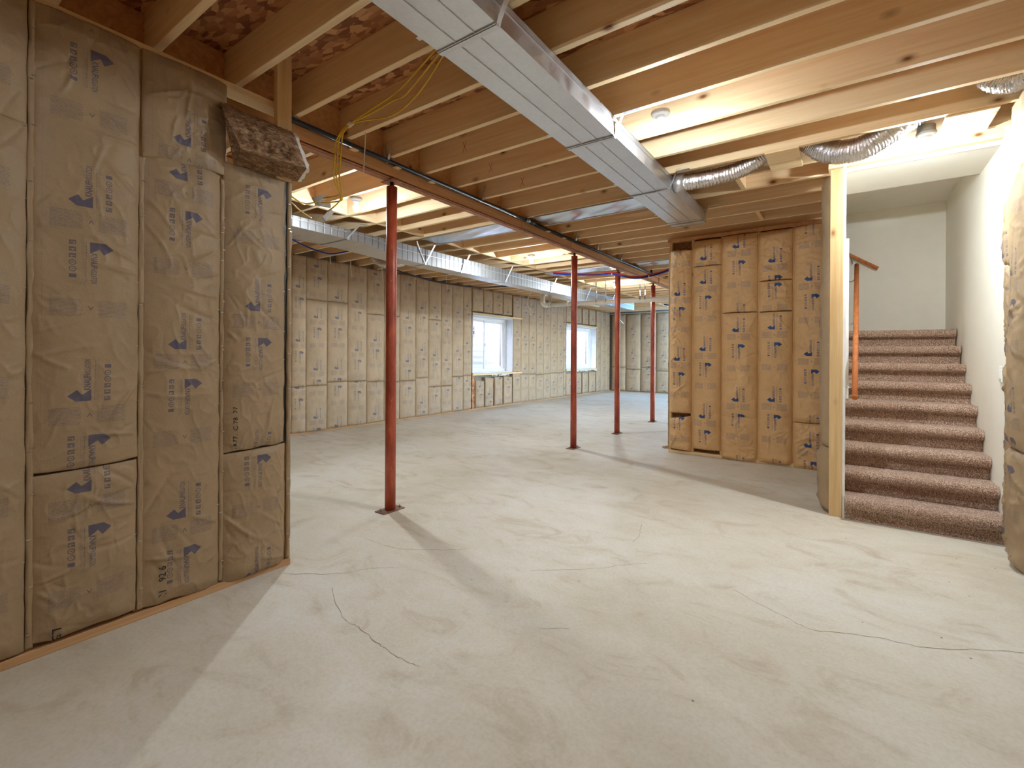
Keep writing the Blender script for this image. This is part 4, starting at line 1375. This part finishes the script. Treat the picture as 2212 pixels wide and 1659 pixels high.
cable([(-5.9, 2.9, 2.80), (-5.9, 3.375, 2.804), (-5.9, 3.709, 2.822), (-5.9, 4.03, 2.846), (-5.9, 4.299, 2.831), (-5.8, 4.466, 2.808), (-5.7, 4.75, 2.84)], 0.012, 'blue_pex', 'water_tube', 'straight blue water tube beneath the left joists at the near duct', 'tubing', 'blue tubes by the near duct')
cable([(-6.0, 3.3, 2.86), (-6.1, 3.7, 2.79), (-6.1, 3.95, 2.752), (-6.08, 4.1, 2.755), (-6.0, 4.25, 2.80), (-5.95, 4.4, 2.86)], 0.011, 'blue_pex', 'water_tube', 'blue water tube drooping in a loop below the left joists', 'tubing', 'blue tubes by the near duct')
cable([(-6.6, 5.6, 2.83), (-6.5, 6.144, 2.745), (-6.5, 6.755, 2.719), (-6.4, 7.619, 2.725), (-6.3, 8.287, 2.80), (-6.2, 8.7, 2.86)], 0.014, 'dark_cable', 'wire_bundle', 'grey wire bundle drooping under joists left of the first window')
yc = empty('yellow_cables', (-3.0, 2.1, 2.4))
main = [(-2.85, 2.06, 2.923), (-2.88, 2.015, 2.853), (-2.92, 2.012, 2.781), (-2.95, 2.026, 2.695), (-2.97, 2.029, 2.585), (-3.02, 2.083, 2.529), (-3.1, 2.155, 2.497), (-3.15, 2.186, 2.47), (-3.2, 2.172, 2.429)]
for k, (dx, dy) in enumerate(((0, 0), (0.006, 0.022), (-0.004, -0.018))):
    pts = [(x + dx, y + dy * (1 if 1 < i < 6 else 0.3), z) for i, (x, y, z) in enumerate(main)]
    tail = [[(-3.28, 2.17, 2.405)], [(-3.24, 2.13, 2.455), (-3.29, 2.12, 2.463)], [(-3.26, 2.12, 2.49)]][k]
    MB().tube(pts[:(9, 8, 7)[k]] + tail, 0.0052, 8, samples=8).build('cable_run', 'yellow_cable', yc)
MB().tube([(-2.85, 2.06, 2.923), (-2.6, 2.033, 2.930), (-2.4, 2.04, 2.965), (-2.2, 2.0, 2.98), (-1.75, 1.87, 3.01)], 0.0055, 8, samples=8).build('cable_run', 'yellow_cable', yc)
MB().tube([(-2.85, 2.06, 2.923), (-2.6, 2.045, 2.916), (-2.4, 2.058, 2.945), (-2.2, 1.995, 2.905), (-1.72, 1.83, 2.935)], 0.0055, 8, samples=8).build('cable_run', 'yellow_cable', yc)
MB().tube([(-2.85, 2.06, 2.923), (-2.7, 2.073, 2.906), (-2.4, 2.059, 2.852), (-2.0, 1.901, 2.80), (-1.70, 1.80, 2.87)], 0.0055, 8, samples=8).build('cable_run', 'yellow_cable', yc)
MB().tube([(-2.855, 2.045, 2.90), (-2.85, 2.075, 2.935)], 0.018, 8).build('cable_tie', 'white_cable', yc)
MB().tube([(-3.30, 2.09, 2.46), (-3.3, 2.0, 2.42), (-3.2, 1.902, 2.385), (-3.1, 1.72, 2.40)], 0.0055, 8, samples=8).build('cable_run', 'yellow_cable', yc)
MB().tube([(-3.3, 1.80, 2.43), (-3.3, 1.886, 2.403), (-3.4, 2.002, 2.399), (-3.5, 2.167, 2.389)], 0.0055, 8, samples=8).build('cable_run', 'yellow_cable', yc)
for (c, d, nm) in (((-3.3, 2.111, 2.495), (0.0, 0.06, 0.035), 0), ((-3.31, 2.15, 2.462), (0.02, 0.07, 0.002), 1), ((-3.3, 2.185, 2.385), (0.0, 0.045, 0.055), 2)):
    dv = Vector(d).normalized()
    side = dv.cross(Vector((1, 0, 0.2))).normalized()
    nn = dv.cross(side)
    mt = Matrix(((dv.x, side.x, nn.x, c[0]), (dv.y, side.y, nn.y, c[1]), (dv.z, side.z, nn.z, c[2]), (0, 0, 0, 1)))
    q = MB().box(-0.055, 0.055, -0.019, 0.019, -0.009, 0.009, mt)
    q.box(-0.045, 0.0, -0.013, 0.013, -0.012, 0.012, mt)
    q.box(0.012, 0.045, -0.015, 0.015, -0.011, 0.011, mt)
    q.build('splice_clip', 'grey_plastic', yc)
thing(yc, 'yellow electrical cables hanging beside the beam with three splice clips', 'cable')
cable([(-2.84, 2.178, 2.915), (-2.838, 2.175, 2.82), (-2.842, 2.17, 2.70), (-2.84, 2.165, 2.60)], 0.004, 'white_cable', 'string', 'white string dangling in front of the beam near the yellow cables', 'string')
gl = 'pale cable ends hanging by the left wall'
HW = [((-6.9, 4.62, 2.95), (-6.9, 4.63, 2.774), 'first pale cable end hanging at the far left, short'),
      ((-6.95, 5.046, 2.95), (-6.95, 5.07, 2.62), 'second pale cable end hanging left of the nearest column'),
      ((-6.6, 5.434, 2.95), (-6.6, 5.44, 2.58), 'straight pale cable end hanging just left of nearest column'),
      ((-6.6, 6.19, 2.95), (-6.6, 6.22, 2.71), 'pale cable end hanging just right of the nearest column'),
      ((-6.6, 7.05, 2.95), (-6.6, 7.08, 2.61), 'pale cable end hanging halfway to the first window')]
for a, b, lb in HW:
    m = ((a[0] + b[0]) / 2 + 0.01, (a[1] + b[1]) / 2 - 0.02, (a[2] + b[2]) / 2)
    cable([a, m, b], 0.007, 'white_cable', 'hanging_cable', lb, 'cable', gl)
c2 = cable([(-6.4, 9.86, 2.90), (-6.4, 9.74, 2.66), (-6.4, 9.715, 2.56), (-6.4, 9.80, 2.47), (-6.4, 9.86, 2.44)], 0.008, 'white_cable', 'hanging_cable', 'pale cable with a coiled end hanging above the first window', 'cable', gl)
q = MB()
q.tube([(-6.4 + 0.0, 9.86 + 0.055 * math.cos(a), 2.38 + 0.075 * math.sin(a)) for a in np.linspace(PI / 2, PI / 2 + 2 * PI, 22)], 0.008, 8)
q.build('coil', 'white_cable', c2)
cable([(-4.9, 11.7, 2.89), (-4.9, 11.75, 2.5), (-4.9, 11.86, 2.28), (-4.9, 12.14, 2.174)], 0.011, 'white_cable', 'hanging_cable', 'white cable end curling behind the third column', 'cable', gl)
cable([(-4.2, 13.4, 2.76), (-3.9, 13.2, 2.69), (-3.4, 13.0, 2.67), (-2.9, 12.8, 2.70)], 0.02, 'blue_pex', 'water_tube', 'blue water tube in front of the far back wall', 'tubing', 'blue tubes by the near duct')

# red chalk X marks and hooks on joists
def xmark(x, y, z, s):
    q = MB()
    for d in (1, -1):
        q.tube([(x - s * 0.45, y, z + d * s), (x, y - 0.0005, z), (x + s * 0.45, y, z - d * s)], 0.0014, 5, samples=4)
    return q.build('crayon_mark', 'red_marker', cl)
for k, x, z in ((2, -2.58, 3.02), (3, -2.62, 2.99), (4, -2.55, 2.97)):
    xmark(x, JY[9 + k] - 0.0008, z, 0.045)

# loose batt folded out of the near partition ------------------------------------------------
lb = empty('loose_insulation', (-2.7, 1.4, 2.37))
thing(lb, 'loose brown insulation batt folded out at the top of the near partition', 'insulation')
# corners: back (at wall) and front, left end and right end, top and bottom
A = np.array
c000, c001 = A([-2.815, 1.275, 2.350]), A([-2.815, 1.205, 2.69])     # back, left: bottom / top
c010, c011 = A([-2.655, 1.235, 2.400]), A([-2.735, 1.17, 2.625])     # front, left
c100, c101 = A([-2.800, 1.640, 2.375]), A([-2.790, 1.600, 2.665])    # back, right
c110, c111 = A([-2.56, 1.555, 2.375]), A([-2.635, 1.53, 2.565])      # front, right
def hexpt(u, v, w):    # u along the length, v back->front, w bottom->top
    p = 0
    for a, P2 in ((0, ((c000, c001), (c010, c011))), (1, ((c100, c101), (c110, c111)))):
        fu = u if a else 1 - u
        for b in (0, 1):
            fv = v if b else 1 - v
            p = p + fu * fv * ((1 - w) * P2[b][0] + w * P2[b][1])
    return p
def hexface(fun, nu, nv, amp, seed, bulge=0.0):
    V, F = [], []
    U_, V_ = np.meshgrid(np.linspace(0, 1, nu + 1), np.linspace(0, 1, nv + 1), indexing='ij')
    nz = vnoise(U_ * 9, V_ * 5, seed) + 0.6 * vnoise(U_ * 22, V_ * 13, seed + 1) + 0.4 * vnoise(U_ * 50, V_ * 30, seed + 2)
    for i in range(nu + 1):
        for j in range(nv + 1):
            s, t = i / nu, j / nv
            p, nrm = fun(s, t)
            e = min(1, 8 * min(s, 1 - s, t, 1 - t) + 0.15)
            V.append(p + nrm * (amp * nz[i, j] * e + bulge * math.sin(PI * s) * math.sin(PI * t)))
    for i in range(nu):
        for j in range(nv):
            q = i * (nv + 1) + j
            F.append((q, q + 1, q + nv + 2, q + nv + 1))
    return V, F
body = MB()
body.add(*hexface(lambda s, t: (hexpt(s, 1, t), A([0.9, -0.25, 0.3])), 80, 40, 0.010, 5, 0.012), True)
body.add(*hexface(lambda s, t: (hexpt(s, t, 0), A([0.2, 0, -1])), 80, 30, 0.008, 9), True)
body.add(*hexface(lambda s, t: (hexpt(s, t, 1), A([0, 0, 1])), 60, 24, 0.008, 12), True)
body.add(*hexface(lambda s, t: (hexpt(0, s, t), A([0, -1, 0])), 24, 24, 0.010, 15), True)
body.add(*hexface(lambda s, t: (hexpt(1, s, t), A([0, 1, 0])), 24, 24, 0.008, 18), True)
body.add(*hexface(lambda s, t: (hexpt(s, 0, t), A([-1, 0, 0])), 24, 12, 0.002, 21), True)
body.build('fibre_body', 'fiber', lb, fix=False)
# paper facing on its far end and back, torn white rim
V, F = [], []
rg = random.Random(5)
ringp = [hexpt(1.0, v, w) for v, w in [(x, 0) for x in np.linspace(0, 1, 14)] + [(1, x) for x in np.linspace(0, 1, 14)[1:]] + [(x, 1) for x in np.linspace(1, 0, 14)[1:]]]
for i, p in enumerate(ringp):
    j = rg.uniform(0.002, 0.012)
    V += [p + A([0, 0.0, 0]), p + A([0.006, 0.010 + j, rg.uniform(-0.004, 0.004)]), p + A([0.004, 0.012 + j, 0])]
    if i:
        b = 3 * i
        F += [(b - 3, b - 2, b + 1, b), (b - 2, b - 1, b + 2, b + 1)]
MB().add(V, F).build('torn_paper_rim', 'drywall_edge', lb, fix=False)
# post beside it
po = MB().cham(-2.83, -2.792, 1.505, 1.597, 2.36, ZS - 0.002).build('stud', 'wood_z', wn_)

# staircase ------------------------------------------------------------------------------
RISE, RUN, Y0 = 0.177, 0.242, 4.665
stair = empty('staircase', (0.45, Y0, 0))
thing(stair, 'straight staircase covered in brown carpet rising between drywall walls', 'staircase')
SX0, SX1 = -0.004, 0.918
def step_mesh(k):
    # side profile, local y back, z up: riser, bull nose, tread
    prof = []
    nose = 0.030
    for t in np.linspace(0, 1, 16):
        prof.append((0.006 * math.sin(t * PI), t * (RISE - 0.082)))
    for t in np.linspace(0, 1, 26)[1:]:
        a = -PI / 2 + PI * t
        prof.append((-0.020 - 0.041 * math.cos(a) * 0.85, RISE - 0.041 + 0.041 * math.sin(a)))
    for t in np.linspace(0, 1, 26)[1:]:
        prof.append((-0.020 + t * (RUN + 0.020), RISE - 0.001 * t))
    # resample evenly
    P = np.array(prof)
    d = np.r_[0, np.cumsum(np.hypot(*np.diff(P, axis=0).T))]
    m = int(d[-1] / 0.0048)
    s = np.linspace(0, d[-1], m)
    py, pz = np.interp(s, d, P[:, 0]), np.interp(s, d, P[:, 1])
    ty, tz = np.gradient(py), np.gradient(pz)
    L = np.hypot(ty, tz) + 1e-9
    ny_, nz_ = -tz / L, ty / L
    nx = 190
    X = np.linspace(SX0, SX1, nx)
    SS, XX = np.meshgrid(s, X, indexing='ij')
    h = 0.0030 * vnoise(XX * 135, SS * 135, 31 + k) + 0.0016 * vnoise(XX * 70, SS * 70, 61 + k) + 0.002 * vnoise(XX * 9, SS * 9, 91 + k)
    Yv = py[:, None] + ny_[:, None] * h
    Zv = pz[:, None] + nz_[:, None] * h
    V = np.stack([XX, Yv + Y0 + RUN * k, Zv + RISE * k], -1).reshape(-1, 3)
    idx = np.arange(m * nx).reshape(m, nx)
    F = np.stack([idx[:-1, :-1], idx[:-1, 1:], idx[1:, 1:], idx[1:, :-1]], -1).reshape(-1, 4)
    org = np.array([(SX0 + SX1) / 2, Y0 + RUN * k, RISE * k])
    me = bpy.data.meshes.new('carpeted_step')
    me.from_pydata((V - org).tolist(), [], F.tolist())
    me.polygons.foreach_set('use_smooth', [True] * len(F))
    me.materials.append(MAT['carpet'])
    me.update()
    return link('carpeted_step', me, Vector(org), stair)
for k in range(9):
    step_mesh(k)
MB().box(SX0, SX1, Y0 + RUN * 9 - 0.005, 7.295, RISE * 9 - 0.03, RISE * 9).build('landing', 'carpet', stair)
MB().box(SX0, SX1, Y0 + 0.004, Y0 + 0.012, 0, 0.004).build('base_strip', 'wood_x', stair)
q = MB()
for k in range(9):
    q.box(SX0 + 0.01, SX1 - 0.01, Y0 + RUN * k + 0.02, Y0 + RUN * (k + 1) + 0.02, 0.0 if k == 0 else RISE * (k - 1), RISE * (k + 1) - 0.012)
q.build('carcass', 'wood_x', stair)
flight = empty('staircase', (-0.5, 6.95, RISE * 9 - 0.02))
thing(flight, 'upper carpeted flight turning left from the landing, mostly hidden behind the stair wall', 'staircase')
for k in range(4):
    x = -0.03 - 0.24 * k
    MB().cham(x - 0.238, x, 6.64, 7.29, RISE * 9 - 0.02, RISE * (10 + k), 0.02).build('carpeted_step', 'carpet', flight)

# handrails ---------------------------------------------------------------------------------
def handrail(p0, p1, r, wallpts, label):
    o = empty('handrail', ((p0[0] + p1[0]) / 2, (p0[1] + p1[1]) / 2, min(p0[2], p1[2])))
    MB().tube([p0, p1], r, 20).build('rail', 'rail_wood', o)
    for a, wp in wallpts:
        pt = Vector(p0).lerp(Vector(p1), a)
        w = Vector(wp)
        q = MB().tube([pt - Vector((0, 0, r * 0.9)), pt - Vector((0, 0, 0.05)), (w + pt) / 2 - Vector((0, 0, 0.06)), w], 0.006, 10, samples=5)
        q.build('bracket', 'chrome', o)
    return thing(o, label, 'handrail', 'round wooden handrails at the stairs')
h1a, h1b = (0.062, 4.95, 0.955), (0.095, 6.72, 2.36)
handrail(h1a, h1b, 0.022, [(a, (-0.005, h1a[1] + (h1b[1] - h1a[1]) * a + 0.02, h1a[2] + (h1b[2] - h1a[2]) * a - 0.07)) for a in (0.12, 0.55, 0.92)], 'round wooden handrail climbing along the left stair wall')
handrail((0.31, 7.225, 2.375), (-0.95, 7.225, 3.25), 0.020, [(a, (0.31 - 1.26 * a, 7.30, 2.375 + 0.875 * a - 0.06)) for a in (0.2, 0.8)], 'short slanting wooden handrail end on the back wall above the landing')
# white casing strip at the side of the lower stair wall
o = MB().cham(-0.006, 0.020, 5.62, 5.66, 0.9, 2.45, 0.002).build('trim_1', 'drywall_edge')
structure(o)

# switch --------------------------------------------------------------------------------------
sw = empty('light_switch', (0.915, 4.83, 1.12))
MB().cham(0.910, 0.9195, 4.800, 4.872, 1.125, 1.242, 0.002).build('cover_plate', 'white_plastic', sw)
MB().cham(0.903, 0.9115, 4.820, 4.852, 1.15, 1.217, 0.002).build('rocker', 'white_plastic', sw)
thing(sw, 'white rocker light switch on the right stair wall', 'switch')

# scraps by the partition corner
bm = bmesh.new()
bmesh.ops.create_icosphere(bm, subdivisions=3, radius=0.035)
for v in bm.verts:
    v.co = Vector((v.co.x * 1.5, v.co.y, abs(v.co.z) * 0.9)) * (1 + 0.3 * math.sin(v.co.x * 140) * math.cos(v.co.y * 120))
bm.transform(Matrix.Translation((-2.07, 6.75, 0.0)))
q = MB(); q.bm(bm, True)
o = q.build('insulation_scrap', 'kraft_plain')
thing(o, 'small scrap of tan insulation on the floor by the partition end', 'scrap')
